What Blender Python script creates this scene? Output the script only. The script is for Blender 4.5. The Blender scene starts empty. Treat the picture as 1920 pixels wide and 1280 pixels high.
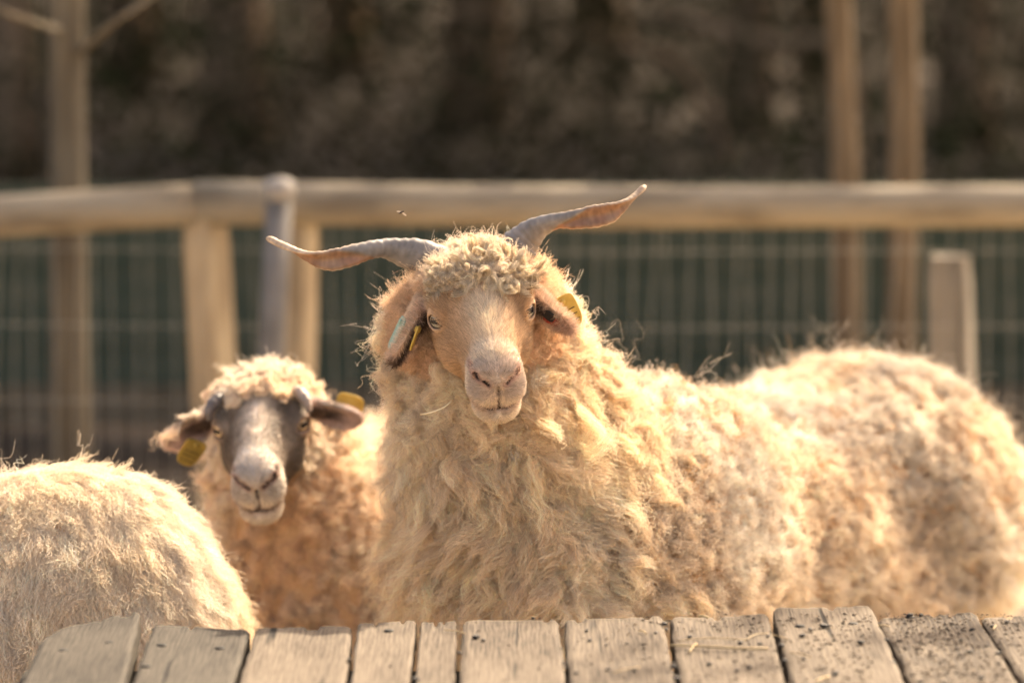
import bpy, math, random
import numpy as np
from mathutils import Vector

# ------------------------------------------------------------------ scene, camera, light
sc = bpy.context.scene
COL = sc.collection
R = math.radians
rng = np.random.default_rng(7)
random.seed(7)

FPX = 7200.0            # focal length in pixels of the 1920 px wide frame (135 mm lens)
CAMZ = 1.55
PITCH = math.atan(1040 / FPX)
cd = bpy.data.cameras.new('camera')
cam = bpy.data.objects.new('camera', cd); COL.objects.link(cam)
cam.location = (0, 0, CAMZ)
cam.rotation_euler = (math.pi / 2 - PITCH, 0, 0)
cd.lens = 135; cd.sensor_width = 36; cd.clip_end = 500; cd.clip_start = 0.05
cd.dof.use_dof = True; cd.dof.focus_distance = 4.84; cd.dof.aperture_fstop = 2.5
sc.camera = cam

SUN = Vector((0.46, 0.66, 0.68)).normalized()
w = bpy.data.worlds.new('World'); sc.world = w; w.use_nodes = True
nt = w.node_tree
sky = nt.nodes.new('ShaderNodeTexSky'); sky.sky_type = 'NISHITA'; sky.sun_disc = False
sky.sun_elevation = math.asin(SUN.z); sky.sun_rotation = math.atan2(SUN.x, SUN.y)
sky.dust_density = 6.0; sky.air_density = 0.8; sky.ozone_density = 0.6
bg = nt.nodes['Background']; bg.inputs['Strength'].default_value = 0.15
nt.links.new(sky.outputs[0], bg.inputs[0])
sl = bpy.data.lights.new('sun', 'SUN'); sl.energy = 3.6; sl.angle = R(0.5); sl.color = (1.0, 0.94, 0.84)
so = bpy.data.objects.new('sun', sl); COL.objects.link(so); so.location = (4, 6, 9)
so.rotation_euler = SUN.to_track_quat('Z', 'Y').to_euler()
sc.view_settings.view_transform = 'Standard'; sc.view_settings.look = 'None'
sc.view_settings.exposure = 1.84; sc.view_settings.gamma = 1.0
sc.view_settings.use_white_balance = True
sc.view_settings.white_balance_temperature = 8200
sc.view_settings.white_balance_tint = 13
sc.cycles.max_bounces = 10; sc.cycles.diffuse_bounces = 5; sc.cycles.transmission_bounces = 4
sc.cycles.transparent_max_bounces = 8; sc.cycles.caustics_reflective = False
sc.cycles.use_denoising = True
try:
    sc.cycles_curves.shape = 'RIBBONS'; sc.cycles_curves.subdivisions = 2
except Exception:
    pass

# ------------------------------------------------------------------ helpers
cp, sp_ = math.cos(PITCH), math.sin(PITCH)
def P(px, py, Y):
    """point at depth Y seen at photograph pixel px, py"""
    u = (px - 960) / FPX; v = -(py - 640) / FPX
    dy = cp + v * sp_; dz = -sp_ + v * cp
    return np.array([u * Y / dy, Y, CAMZ + dz * Y / dy])

def tag(o, label=None, cat=None, group=None, kind=None):
    if label: o['label'] = label
    if cat: o['category'] = cat
    if group: o['group'] = group
    if kind: o['kind'] = kind
    return o

def empty(name, loc, label=None, cat=None, group=None, kind=None):
    o = bpy.data.objects.new(name, None); COL.objects.link(o); o.location = loc
    o.empty_display_size = 0.05
    return tag(o, label, cat, group, kind)

def parent_keep(o, p):
    o.parent = p
    if p is not None:
        off = Vector((0, 0, 0)); q = p
        while q is not None:
            off += q.location; q = q.parent
        o.location = o.location - off

def mesh_obj(name, V, F, mat, parent=None, smooth=True, col=None):
    me = bpy.data.meshes.new(name)
    if isinstance(F, np.ndarray):
        n = F.shape[1]; k = len(F)
        V = np.asarray(V, dtype=np.float32)
        me.vertices.add(len(V)); me.vertices.foreach_set('co', V.ravel())
        me.loops.add(k * n); me.loops.foreach_set('vertex_index', F.astype(np.int32).ravel())
        me.polygons.add(k)
        me.polygons.foreach_set('loop_start', np.arange(0, k * n, n, dtype=np.int32))
        me.polygons.foreach_set('loop_total', np.full(k, n, dtype=np.int32))
        me.update(calc_edges=True); me.validate()
    else:
        me.from_pydata([tuple(map(float, v)) for v in V], [], [tuple(map(int, f)) for f in F]); me.update()
    if smooth:
        me.polygons.foreach_set('use_smooth', np.ones(len(me.polygons), dtype=bool))
    if col is not None:
        a = me.attributes.new('Col', 'FLOAT_COLOR', 'POINT')
        c = np.ones((len(V), 4), dtype=np.float32); c[:, :3] = col
        a.data.foreach_set('color', c.ravel())
    o = bpy.data.objects.new(name, me); COL.objects.link(o)
    if mat is not None:
        for m in (mat if isinstance(mat, (list, tuple)) else [mat]): me.materials.append(m)
    parent_keep(o, parent)
    return o

def hashv(i, j, k, seed):
    i = i.astype(np.uint32); j = j.astype(np.uint32); k = k.astype(np.uint32)
    h = i * np.uint32(374761393) + j * np.uint32(668265263) + k * np.uint32(2147483647) + np.uint32(seed * 1274126177 & 0xffffffff)
    h = (h ^ (h >> np.uint32(13))) * np.uint32(1274126177)
    h = (h ^ (h >> np.uint32(16))) * np.uint32(2246822519)
    h = h ^ (h >> np.uint32(15))
    return h.astype(np.float64) / 4294967295.0 * 2 - 1

def vnoise(p, seed=0):
    p = np.asarray(p, dtype=np.float64)
    b = np.floor(p); f = p - b; f = f * f * (3 - 2 * f)
    b = b.astype(np.int64)
    out = 0
    for dx in (0, 1):
        wx = f[..., 0] if dx else 1 - f[..., 0]
        for dy in (0, 1):
            wy = f[..., 1] if dy else 1 - f[..., 1]
            for dz in (0, 1):
                wz = f[..., 2] if dz else 1 - f[..., 2]
                out = out + wx * wy * wz * hashv(b[..., 0] + dx, b[..., 1] + dy, b[..., 2] + dz, seed)
    return out

def vnoise3(p, seed=0):
    return np.stack([vnoise(p, seed + 11), vnoise(p, seed + 23), vnoise(p, seed + 37)], -1)

def nrm(v): return v / np.maximum(np.linalg.norm(v, axis=-1, keepdims=True), 1e-9)
def sstep(a, b, x):
    t = np.clip((x - a) / (b - a), 0, 1); return t * t * (3 - 2 * t)
def lerp(a, b, t): return a + (b - a) * t

# ------------------------------------------------------------------ materials
def new_mat(name):
    m = bpy.data.materials.new(name); m.use_nodes = True
    n = m.node_tree.nodes; l = m.node_tree.links
    return m, n, l, n['Principled BSDF']

def hair_mat(name, trans=0.35, gloss=0.0):
    m = bpy.data.materials.new(name); m.use_nodes = True
    n = m.node_tree.nodes; l = m.node_tree.links
    n.remove(n['Principled BSDF'])
    at = n.new('ShaderNodeAttribute'); at.attribute_name = 'hcol'
    d = n.new('ShaderNodeBsdfDiffuse'); t = n.new('ShaderNodeBsdfTranslucent'); mx = n.new('ShaderNodeMixShader')
    l.new(at.outputs['Color'], d.inputs['Color']); l.new(at.outputs['Color'], t.inputs['Color'])
    mx.inputs[0].default_value = trans
    l.new(d.outputs[0], mx.inputs[1]); l.new(t.outputs[0], mx.inputs[2])
    l.new(mx.outputs[0], n['Material Output'].inputs['Surface'])
    return m

def noise_mat(name, c1, c2, scale=8.0, rough=0.8, bump=0.0, detail=6, coords='Object', stretch=(1, 1, 1), c3=None, spec=0.3, lo=0.35, hi=0.65):
    m, n, l, b = new_mat(name)
    tc = n.new('ShaderNodeTexCoord'); mp = n.new('ShaderNodeMapping'); mp.inputs['Scale'].default_value = stretch
    nz = n.new('ShaderNodeTexNoise'); nz.inputs['Scale'].default_value = scale; nz.inputs['Detail'].default_value = detail
    cr = n.new('ShaderNodeValToRGB'); e = cr.color_ramp.elements
    e[0].color = (*c1, 1); e[1].color = (*c2, 1); e[0].position = lo; e[1].position = hi
    if c3: q = e.new((lo + hi) / 2); q.color = (*c3, 1)
    l.new(tc.outputs[coords], mp.inputs[0]); l.new(mp.outputs[0], nz.inputs['Vector']); l.new(nz.outputs['Fac'], cr.inputs[0])
    l.new(cr.outputs[0], b.inputs['Base Color'])
    b.inputs['Roughness'].default_value = rough; b.inputs['Specular IOR Level'].default_value = spec
    if bump:
        bp = n.new('ShaderNodeBump'); bp.inputs['Strength'].default_value = bump; bp.inputs['Distance'].default_value = 0.01
        l.new(nz.outputs['Fac'], bp.inputs['Height']); l.new(bp.outputs[0], b.inputs['Normal'])
    return m

def col_mat(name, rough=0.7, bump_scale=0, bump=0.3, spec=0.3, mottle=0.0, sss=0.0):
    m, n, l, b = new_mat(name)
    at = n.new('ShaderNodeAttribute'); at.attribute_name = 'Col'
    out = at.outputs['Color']
    if mottle:
        nz = n.new('ShaderNodeTexNoise'); nz.inputs['Scale'].default_value = 90; nz.inputs['Detail'].default_value = 5
        mr = n.new('ShaderNodeMapRange'); mr.inputs[1].default_value = .3; mr.inputs[2].default_value = .7
        mr.inputs[3].default_value = 1 - mottle; mr.inputs[4].default_value = 1 + mottle
        tcd = n.new('ShaderNodeTexCoord'); l.new(tcd.outputs['Object'], nz.inputs['Vector'])
        vm = n.new('ShaderNodeVectorMath'); vm.operation = 'SCALE'
        l.new(nz.outputs['Fac'], mr.inputs[0]); l.new(out, vm.inputs[0]); l.new(mr.outputs[0], vm.inputs['Scale']); out = vm.outputs[0]
    l.new(out, b.inputs['Base Color'])
    b.inputs['Roughness'].default_value = rough; b.inputs['Specular IOR Level'].default_value = spec
    if bump_scale:
        tcd = n.new('ShaderNodeTexCoord')
        nz = n.new('ShaderNodeTexNoise'); nz.inputs['Scale'].default_value = bump_scale; nz.inputs['Detail'].default_value = 4
        l.new(tcd.outputs['Object'], nz.inputs['Vector'])
        bp = n.new('ShaderNodeBump'); bp.inputs['Strength'].default_value = bump; bp.inputs['Distance'].default_value = 0.003
        l.new(nz.outputs['Fac'], bp.inputs['Height']); l.new(bp.outputs[0], b.inputs['Normal'])
    return m

def wood_mat(name, dark, mid, light, grain=1.0):
    """weathered sawn board, the grain along local Y; object coordinates are shifted per board by its own location"""
    m, n, l, b = new_mat(name)
    tc = n.new('ShaderNodeTexCoord'); info = n.new('ShaderNodeObjectInfo')
    add = n.new('ShaderNodeVectorMath'); add.operation = 'ADD'
    sc_ = n.new('ShaderNodeVectorMath'); sc_.operation = 'SCALE'; sc_.inputs['Scale'].default_value = 7.3
    cmb = n.new('ShaderNodeCombineXYZ')
    for s in 'XYZ': l.new(info.outputs['Random'], cmb.inputs[s])
    l.new(cmb.outputs[0], sc_.inputs[0]); l.new(tc.outputs['Object'], add.inputs[0]); l.new(sc_.outputs[0], add.inputs[1])
    def mapped(scale):
        mp = n.new('ShaderNodeMapping'); mp.inputs['Scale'].default_value = scale; l.new(add.outputs[0], mp.inputs[0]); return mp.outputs[0]
    # ring bands, wavering along the board
    wv = n.new('ShaderNodeTexWave'); wv.bands_direction = 'X'; wv.inputs['Scale'].default_value = 58 * grain
    wv.inputs['Distortion'].default_value = 9; wv.inputs['Detail'].default_value = 4; wv.inputs['Detail Scale'].default_value = 1.4; wv.inputs['Detail Roughness'].default_value = .6
    l.new(mapped((1, .12, .6)), wv.inputs['Vector'])
    fine = n.new('ShaderNodeTexNoise'); fine.inputs['Scale'].default_value = 300; fine.inputs['Detail'].default_value = 5
    l.new(mapped((1, .06, 1)), fine.inputs['Vector'])
    big = n.new('ShaderNodeTexNoise'); big.inputs['Scale'].default_value = 9; big.inputs['Detail'].default_value = 6; big.inputs['Roughness'].default_value = .65
    l.new(mapped((1, .5, 1)), big.inputs['Vector'])
    crack = n.new('ShaderNodeTexNoise'); crack.inputs['Scale'].default_value = 60; crack.inputs['Detail'].default_value = 3
    l.new(mapped((1, .035, 1)), crack.inputs['Vector'])
    def math_(op, a, b_=None, v=None):
        q = n.new('ShaderNodeMath'); q.operation = op; l.new(a, q.inputs[0])
        if b_ is not None: l.new(b_, q.inputs[1])
        elif v is not None: q.inputs[1].default_value = v
        return q.outputs[0]
    s = math_('ADD', math_('MULTIPLY', wv.outputs['Fac'], v=.15), math_('MULTIPLY', fine.outputs['Fac'], v=.62))
    s = math_('ADD', s, math_('MULTIPLY', big.outputs['Fac'], v=.62))
    rp = n.new('ShaderNodeMath'); rp.operation = 'MULTIPLY_ADD'; l.new(info.outputs['Random'], rp.inputs[0]); rp.inputs[1].default_value = .16; rp.inputs[2].default_value = -.10
    s = math_('ADD', s, rp.outputs[0])
    cr = n.new('ShaderNodeValToRGB'); e = cr.color_ramp.elements
    e[0].position = .42; e[0].color = (*dark, 1); e[1].position = .86; e[1].color = (*light, 1); q = e.new(.6); q.color = (*mid, 1)
    l.new(s, cr.inputs[0])
    ck = n.new('ShaderNodeMapRange'); ck.inputs[1].default_value = .645; ck.inputs[2].default_value = .70; l.new(crack.outputs['Fac'], ck.inputs[0])
    mx = n.new('ShaderNodeMix'); mx.data_type = 'RGBA'; l.new(ck.outputs[0], mx.inputs['Factor'])
    l.new(cr.outputs[0], mx.inputs['A']); mx.inputs['B'].default_value = (dark[0] * .3, dark[1] * .3, dark[2] * .3, 1)
    l.new(mx.outputs['Result'], b.inputs['Base Color'])
    b.inputs['Roughness'].default_value = .82; b.inputs['Specular IOR Level'].default_value = .22
    h = math_('SUBTRACT', math_('ADD', math_('MULTIPLY', wv.outputs['Fac'], v=.2), math_('MULTIPLY', fine.outputs['Fac'], v=.9)), ck.outputs[0])
    bp = n.new('ShaderNodeBump'); bp.inputs['Strength'].default_value = .5; bp.inputs['Distance'].default_value = .0016
    l.new(h, bp.inputs['Height']); l.new(bp.outputs[0], b.inputs['Normal'])
    return m

M_WOOL = hair_mat('wool_fibre', .34)
M_FUR = hair_mat('face_hair', .2)
M_SKIN = col_mat('sheep_skin', .75, 260, .35, .25, .06)
M_HORN = col_mat('horn', .5, 120, .25, .4, .18)
M_EYE = col_mat('eyeball', .16, 0, 0, .4)

# ------------------------------------------------------------------ body surfaces: distance fields meshed by surface nets
class Field:
    def __init__(s, xs, ys, zs):
        s.ax = [np.asarray(a, dtype=np.float32) for a in (xs, ys, zs)]
        s.D = np.full([len(a) for a in s.ax], 1.0, dtype=np.float32)
    def block(s, lo, hi):
        sl = []
        for a, l, h in zip(s.ax, lo, hi):
            i0 = max(0, int(np.searchsorted(a, l)) - 1); i1 = min(len(a), int(np.searchsorted(a, h)) + 1)
            sl.append(slice(i0, max(i1, i0)))
        return tuple(sl)
    def pts(s, sl):
        g = np.meshgrid(*[a[q] for a, q in zip(s.ax, sl)], indexing='ij')
        return np.stack(g, -1)
    def add(s, fn, lo, hi, k=0.02, op='u'):
        pad = k + 0.012
        sl = s.block(np.asarray(lo) - pad, np.asarray(hi) + pad)
        if any(q.stop - q.start < 1 for q in sl): return
        d = fn(s.pts(sl)).astype(np.float32); a = s.D[sl]
        if op == 'u':
            h = np.clip(k - np.abs(a - d), 0, None) / k
            s.D[sl] = np.minimum(a, d) - h * h * k * .25
        else:
            d = -d
            h = np.clip(k - np.abs(a - d), 0, None) / k
            s.D[sl] = np.maximum(a, d) + h * h * k * .25
    def displace(s, fn, band):
        idx = np.argwhere(np.abs(s.D) < band)
        p = np.stack([s.ax[i][idx[:, i]] for i in range(3)], -1)
        s.D[idx[:, 0], idx[:, 1], idx[:, 2]] += fn(p).astype(np.float32)
    def mesh(s):
        D = s.D; ins = D < 0
        nx, ny, nz = D.shape
        c = np.zeros((nx - 1, ny - 1, nz - 1), dtype=np.uint8)
        for dx in (0, 1):
            for dy in (0, 1):
                for dz in (0, 1):
                    c += ins[dx:nx - 1 + dx, dy:ny - 1 + dy, dz:nz - 1 + dz]
        cells = np.argwhere((c > 0) & (c < 8))
        vid = np.full(c.shape, -1, dtype=np.int64); vid[cells[:, 0], cells[:, 1], cells[:, 2]] = np.arange(len(cells))
        acc = np.zeros((len(cells), 3)); cnt = np.zeros(len(cells))
        corners = [(x, y, z) for x in (0, 1) for y in (0, 1) for z in (0, 1)]
        for a in corners:
            for b in corners:
                if sum(b) - sum(a) == 1 and sum(abs(p - q) for p, q in zip(a, b)) == 1:
                    ia = cells + a; ib = cells + b
                    da = D[ia[:, 0], ia[:, 1], ia[:, 2]]; db = D[ib[:, 0], ib[:, 1], ib[:, 2]]
                    m = (da < 0) != (db < 0)
                    t = (da / np.where(m, da - db, 1))[:, None]
                    pa = np.stack([s.ax[i][ia[:, i]] for i in range(3)], -1); pb = np.stack([s.ax[i][ib[:, i]] for i in range(3)], -1)
                    acc += np.where(m[:, None], pa + (pb - pa) * t, 0); cnt += m
        V = acc / cnt[:, None]
        quads = []
        for axis in range(3):
            o1, o2 = [(1, 2), (2, 0), (0, 1)][axis]
            sh = [slice(None)] * 3; sh2 = [slice(None)] * 3
            sh[axis] = slice(0, -1); sh2[axis] = slice(1, None)
            A = ins[tuple(sh)]; B = ins[tuple(sh2)]
            e = np.argwhere(A != B)
            ok = (e[:, o1] > 0) & (e[:, o2] > 0) & (e[:, o1] < D.shape[o1] - 1) & (e[:, o2] < D.shape[o2] - 1)
            e = e[ok]
            def cell(d1, d2):
                q = e.copy(); q[:, o1] += d1; q[:, o2] += d2
                return vid[q[:, 0], q[:, 1], q[:, 2]]
            Q = np.stack([cell(-1, -1), cell(0, -1), cell(0, 0), cell(-1, 0)], -1)
            fl = ~A[e[:, 0], e[:, 1], e[:, 2]]
            Q[fl] = Q[fl][:, ::-1]
            quads.append(Q)
        F = np.concatenate(quads)
        return V, F

def vert_normals(V, F):
    a, b, c, d = (V[F[:, i]] for i in range(4))
    fn = np.cross(c - a, d - b)
    N = np.zeros_like(V)
    for i in range(4): np.add.at(N, F[:, i], fn)
    return nrm(N)

def axis(lo, hi, fine_rngs, coarse, fine):
    x = [lo]
    while x[-1] < hi:
        f = any(a - coarse <= x[-1] <= b for a, b in fine_rngs)
        x.append(x[-1] + (fine if f else coarse))
    return np.array(x)

def ell(p, c, r):
    q = (p - np.asarray(c, dtype=np.float32)); r = np.asarray(r, dtype=np.float32)
    k0 = np.linalg.norm(q / r, axis=-1); k1 = np.linalg.norm(q / (r * r), axis=-1)
    return np.where(k1 > 1e-6, k0 * (k0 - 1) / np.maximum(k1, 1e-6), -r.min())

def rcone(p, a, ra, b, rb):
    a = np.asarray(a, dtype=np.float32); ab = np.asarray(b, dtype=np.float32) - a
    h = np.clip(((p - a) @ ab) / (ab @ ab), 0, 1)
    return np.linalg.norm(p - a - h[..., None] * ab, axis=-1) - (ra + (rb - ra) * h)

def poly2d(r, u, pts):
    d = np.full(np.shape(r), 9.0)
    for (a0, a1), (b0, b1) in zip(pts[:-1], pts[1:]):
        vx, vy = b0 - a0, b1 - a1
        h = np.clip(((r - a0) * vx + (u - a1) * vy) / (vx * vx + vy * vy), 0, 1)
        d = np.minimum(d, np.hypot(r - a0 - h * vx, u - a1 - h * vy))
    return d

class Frame:
    """head frame: r to the picture's right, f out along the nose, u up off the face"""
    def __init__(s, o, yaw, pitch, roll):
        y, p, q = R(yaw), R(pitch), R(roll)
        s.o = np.asarray(o, dtype=float)
        F = np.array([math.sin(y) * math.cos(p), -math.cos(y) * math.cos(p), -math.sin(p)])
        Rr = np.array([math.cos(y), math.sin(y), 0]); U = np.cross(F, Rr)
        s.M = np.stack([Rr * math.cos(q) + U * math.sin(q), F, U * math.cos(q) - Rr * math.sin(q)])
    def loc(s, p): return (p - s.o) @ s.M.T
    def world(s, l): return s.o + np.asarray(l) @ s.M
    def vec(s, l): return np.asarray(l, dtype=float) @ s.M

NOSTRIL = [(.0265, -.003), (.0235, -.0105), (.0165, -.0125), (.0105, -.018)]
MOUTH = [(-.036, -.045), (-.024, -.0535), (-.010, -.0575), (0, -.056), (.010, -.0575), (.024, -.0535), (.036, -.045)]
PHILT = [(0, -.022), (.0005, -.038), (0, -.053)]
EYE_C = np.array([.0525, .004, .001]); EYE_N = nrm(np.array([.70, .70, .14])); EYE_R = .0142

def head_field(Fd, fr, ears):
    """the bare head: skull, face, jaw, muzzle with nostrils and mouth, eye sockets with lids, ears"""
    fr_loc = fr.loc
    def add(fn, c, rad, k=.02, op='u'):
        w = fr.world(c); Fd.add(lambda p: fn(fr_loc(p)), w - rad, w + rad, k, op)
    add(lambda p: ell(p, (0, -.052, .000), (.060, .076, .046)), (0, -.055, .008), .09)
    add(lambda p: rcone(p, (0, -.015, -.004), .049, (0, .116, -.022), .029), (0, .05, -.01), .13)
    add(lambda p: rcone(p, (0, -.01, .020), .033, (0, .118, .000), .023), (0, .05, .01), .13)
    add(lambda p: rcone(p, (0, -.04, -.062), .036, (0, .11, -.060), .024), (0, .04, -.06), .14, .025)
    for s in (-1, 1):
        add(lambda p: ell(p, (s * .036, .0, -.034), (.022, .05, .034)), (s * .036, 0, -.034), .06)
        add(lambda p: ell(p, (s * .050, -.006, .010), (.015, .026, .020)), (s * .05, -.004, .008), .04, .016)
    add(lambda p: ell(p, (0, .124, -.020), (.0310, .030, .030)), (0, .126, -.022), .04, .016)
    for s in (-1, 1):
        add(lambda p: ell(p, (s * .0150, .131, -.036), (.0205, .024, .021)), (s * .018, .131, -.037), .035, .010)
        add(lambda p: ell(p, (s * .0215, .146, -.003), (.0105, .010, .0085)), (s * .021, .146, -.004), .02, .010)
    add(lambda p: ell(p, (0, .121, -.066), (.0285, .030, .0205)), (0, .121, -.067), .04, .012)
    add(lambda p: ell(p, (0, .146, -.010), (.020, .013, .013)), (0, .148, -.01), .03, .012)
    def slot(path, rad, fmin):
        return lambda p: np.maximum(poly2d(p[..., 0], p[..., 2], path) - rad, fmin - p[..., 1])
    for s in (-1, 1):
        add(slot([(s * a, b) for a, b in NOSTRIL], .0030, .132), (s * .02, .15, -.01), .03, .004, 's')
    add(slot(MOUTH, .0010, .130), (0, .14, -.05), .045, .003, 's')
    add(slot(PHILT, .0013, .149), (0, .15, -.04), .03, .004, 's')
    # eyes: lids standing off the ball, an almond opening between them
    for s in (-1, 1):
        c = EYE_C * (s, 1, 1); n = EYE_N * (s, 1, 1); h = nrm(np.cross([0, 0, 1.], n)); v = np.cross(n, h)
        add(lambda p: np.linalg.norm(p - c - n * .0012, axis=-1) - .0173, c, .025, .010)
        def opening(p):
            q = p - c; hh = q @ h; vv = q @ v; nn = q @ n
            return np.maximum((np.hypot(hh / .0134, (vv + .0010) / .0092) - 1) * .010, -nn + .001)
        add(opening, c, .026, .002, 's')
    # ears: leaf-shaped shells, hollow on the side of n
    for e in ears:
        b, t, n, wd = (np.array(e[k], dtype=float) if k != 'w' else e[k] for k in ('base', 'tip', 'n', 'w'))
        a = nrm(t - b); L = np.linalg.norm(t - b); n = nrm(n - a * (n @ a)); s_ = np.cross(n, a); m = (b + t) / 2
        def ear(p):
            q = p - m; x, y, z = q @ a, q @ s_, q @ n
            z = z - (y / wd) ** 2 * wd * .45                  # edges curl up towards the hollow
            w_ = wd * np.sqrt(np.clip(1 - (x / (L * .56)) ** 2, 0.02, 1)) * (1 - .25 * x / L)
            d1 = (np.hypot(x / (L * .56), y / wd) - 1) * wd
            return np.maximum(d1, np.abs(z) - .0042) * .8
        add(ear, m, L * .75, .006)
        add(lambda p: rcone(p, b - a * .02, .013, b + a * .012, .010), b, .03, .012)

def sample_surface(V, F, N, wv, n, rg):
    T = np.concatenate([F[:, [0, 1, 2]], F[:, [0, 2, 3]]])
    ar = np.linalg.norm(np.cross(V[T[:, 1]] - V[T[:, 0]], V[T[:, 2]] - V[T[:, 0]]), axis=-1) * wv[T].mean(1)
    cs = np.cumsum(ar); idx = np.searchsorted(cs, rg.random(n) * cs[-1]); idx = np.minimum(idx, len(T) - 1)
    u, v = rg.random(n), rg.random(n); m = u + v > 1; u[m] = 1 - u[m]; v[m] = 1 - v[m]
    tri = T[idx]; b = np.stack([1 - u - v, u, v], -1)[..., None]
    return (V[tri] * b).sum(1), nrm((N[tri] * b).sum(1))

class Fleece:
    """collects strands and links them as ONE curves object"""
    def __init__(s): s.parts = []
    def add(s, pts, rad, col):          # pts (n,T,3) rad (T,) or (n,T) col (n,3)
        n, T, _ = pts.shape
        rad = np.broadcast_to(rad, (n, T))
        s.parts.append((pts.astype(np.float32), rad.astype(np.float32), col.astype(np.float32)))
    def build(s, name, mat, parent):
        cu = bpy.data.hair_curves.new(name)
        sizes = np.concatenate([np.full(len(p), p.shape[1], dtype=np.int32) for p, _, _ in s.parts])
        cu.add_curves(sizes.tolist())
        off = Vector((0, 0, 0)); q = parent
        while q is not None: off += q.location; q = q.parent
        pos = np.concatenate([p.reshape(-1, 3) for p, _, _ in s.parts]) - np.array(off, dtype=np.float32)
        cu.points.foreach_set('position', np.ascontiguousarray(pos).ravel())
        rd = np.concatenate([r.reshape(-1) for _, r, _ in s.parts])
        if 'radius' not in cu.attributes: cu.attributes.new('radius', 'FLOAT', 'POINT')
        cu.attributes['radius'].data.foreach_set('value', np.ascontiguousarray(rd))
        c = np.concatenate([k for _, _, k in s.parts]); c4 = np.ones((len(c), 4), dtype=np.float32); c4[:, :3] = c
        a = cu.attributes.new('hcol', 'FLOAT_COLOR', 'CURVE'); a.data.foreach_set('color', c4.ravel())
        cu.materials.append(mat)
        o = bpy.data.objects.new(name, cu); COL.objects.link(o); o.parent = parent
        s.parts = []
        return o

CAMP = np.array([0, 0, CAMZ])
def facing(V, N, back=.25):
    d = (nrm(CAMP - V) * N).sum(-1)
    return np.where(d > -.25, 1.0, back)

def locks(fl, surf, weight, nc, ns, T, prm, rg, rad=(.00030, .00014), chunk=4000):
    """nc locks of ns strands each; prm(pos, nor) -> dict of per-lock arrays or scalars"""
    V, F, N = surf
    pos, nor = sample_surface(V, F, N, weight, nc, rg)
    for c0 in range(0, nc, chunk):
        p = pos[c0:c0 + chunk]; n = nor[c0:c0 + chunk]; m = len(p)
        q = prm(p, n)
        g = lambda k, d=0.0: np.broadcast_to(np.asarray(q.get(k, d), dtype=float), (m,)).copy()
        L, lift, grav, amp, freq, rc, tight, crimp, jit, minl = (g(k, d) for k, d in (('len', .03), ('lift', .6), ('grav', .3), ('amp', .003), ('freq', 1.), ('rc', .008), ('tight', .6), ('crimp', .001), ('jit', .002), ('minl', -.05)))
        L *= rg.uniform(.75, 1.2, m)
        flow = np.broadcast_to(q['flow'], (m, 3)); flow = nrm(flow - n * (flow * n).sum(-1, keepdims=True))
        d = nrm(n * lift[:, None] + flow * (1 - lift[:, None]) + rg.normal(0, g('rand', .15)[:, None], (m, 3)))
        bend = rg.normal(0, 1, (m, 3)) * g('bend', .3)[:, None]
        G = np.zeros((m, T, 3)); G[:, 0] = p
        cur = p.copy(); st = (L / (T - 1))[:, None]
        for i in range(1, T):
            d = nrm(d + (np.array([0, 0, -1.]) * grav[:, None] + bend) / (T - 1) * 2)
            dn = (d * n).sum(-1); lo = np.minimum(dn - minl, 0); d = nrm(d - n * lo[:, None])
            cur = cur + d * st; G[:, i] = cur
        t = np.linspace(0, 1, T)
        s1 = nrm(np.cross(nrm(G[:, -1] - G[:, 0]), n) + 1e-4); s2 = n
        ph = rg.uniform(0, 6.28, m)[:, None] if 'phase' not in q else np.broadcast_to(q['phase'], (m,))[:, None]
        wv = 6.283 * freq[:, None] * t[None] + ph
        ea = amp[:, None] * np.minimum(t * 2.2, 1)[None]
        sg = np.sign(rg.uniform(-1, 1, m))[:, None]
        G = G + (ea * (np.sin(wv) - np.sin(ph)))[..., None] * s1[:, None] + (sg * ea * q.get('hel', .7) * (np.cos(wv) - np.cos(ph)))[..., None] * s2[:, None]
        # strands
        e1 = nrm(np.cross(n, np.array([.31, .2, .93]))); e2 = np.cross(n, e1)
        th = rg.uniform(0, 6.283, (m, ns)); rr = np.sqrt(rg.random((m, ns))) * rc[:, None]
        off = (np.cos(th) * rr)[..., None] * e1[:, None] + (np.sin(th) * rr)[..., None] * e2[:, None]
        k = 1 - tight[:, None] * np.sqrt(t)[None] * (1 + .0 * t)
        S = G[:, None] + off[:, :, None] * k[:, None, :, None]
        lf = rg.uniform(.55, 1.08, (m, ns)); stray = rg.random((m, ns)) < q.get('stray', .04); lf = np.where(stray, lf * 1.25, lf)
        root = S[:, :, :1]; S = root + (S - root) * lf[:, :, None, None]
        cf = rg.uniform(1.5, 4.5, (m, ns))[..., None]; cph = rg.uniform(0, 6.28, (m, ns, 2))
        ca = (crimp[:, None] * np.where(stray, 3.0, 1.0))[..., None] * np.minimum(t * 3, 1)
        S = S + (ca * np.sin(6.283 * cf * t + cph[..., :1]))[..., None] * s1[:, None, None] + (ca * np.sin(6.283 * cf * 1.1 * t + cph[..., 1:]))[..., None] * s2[:, None, None]
        jv = rg.normal(0, 1, (m, ns, 3)) * (jit[:, None] * np.where(stray, 3.0, 1.0))[..., None]
        S = S + jv[:, :, None] * (t ** 1.5)[None, None, :, None]
        col = np.broadcast_to(q['col'], (m, 3))
        C = col[:, None] * rg.normal(1, .085, (m, 1, 1)) * rg.normal(1, .15, (m, ns, 1))
        C = np.clip(C, .02, .93)
        rd = lerp(rad[0], rad[1], t)
        fl.add(S.reshape(m * ns, T, 3), np.broadcast_to(rd, (m * ns, T)), C.reshape(-1, 3))

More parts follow.
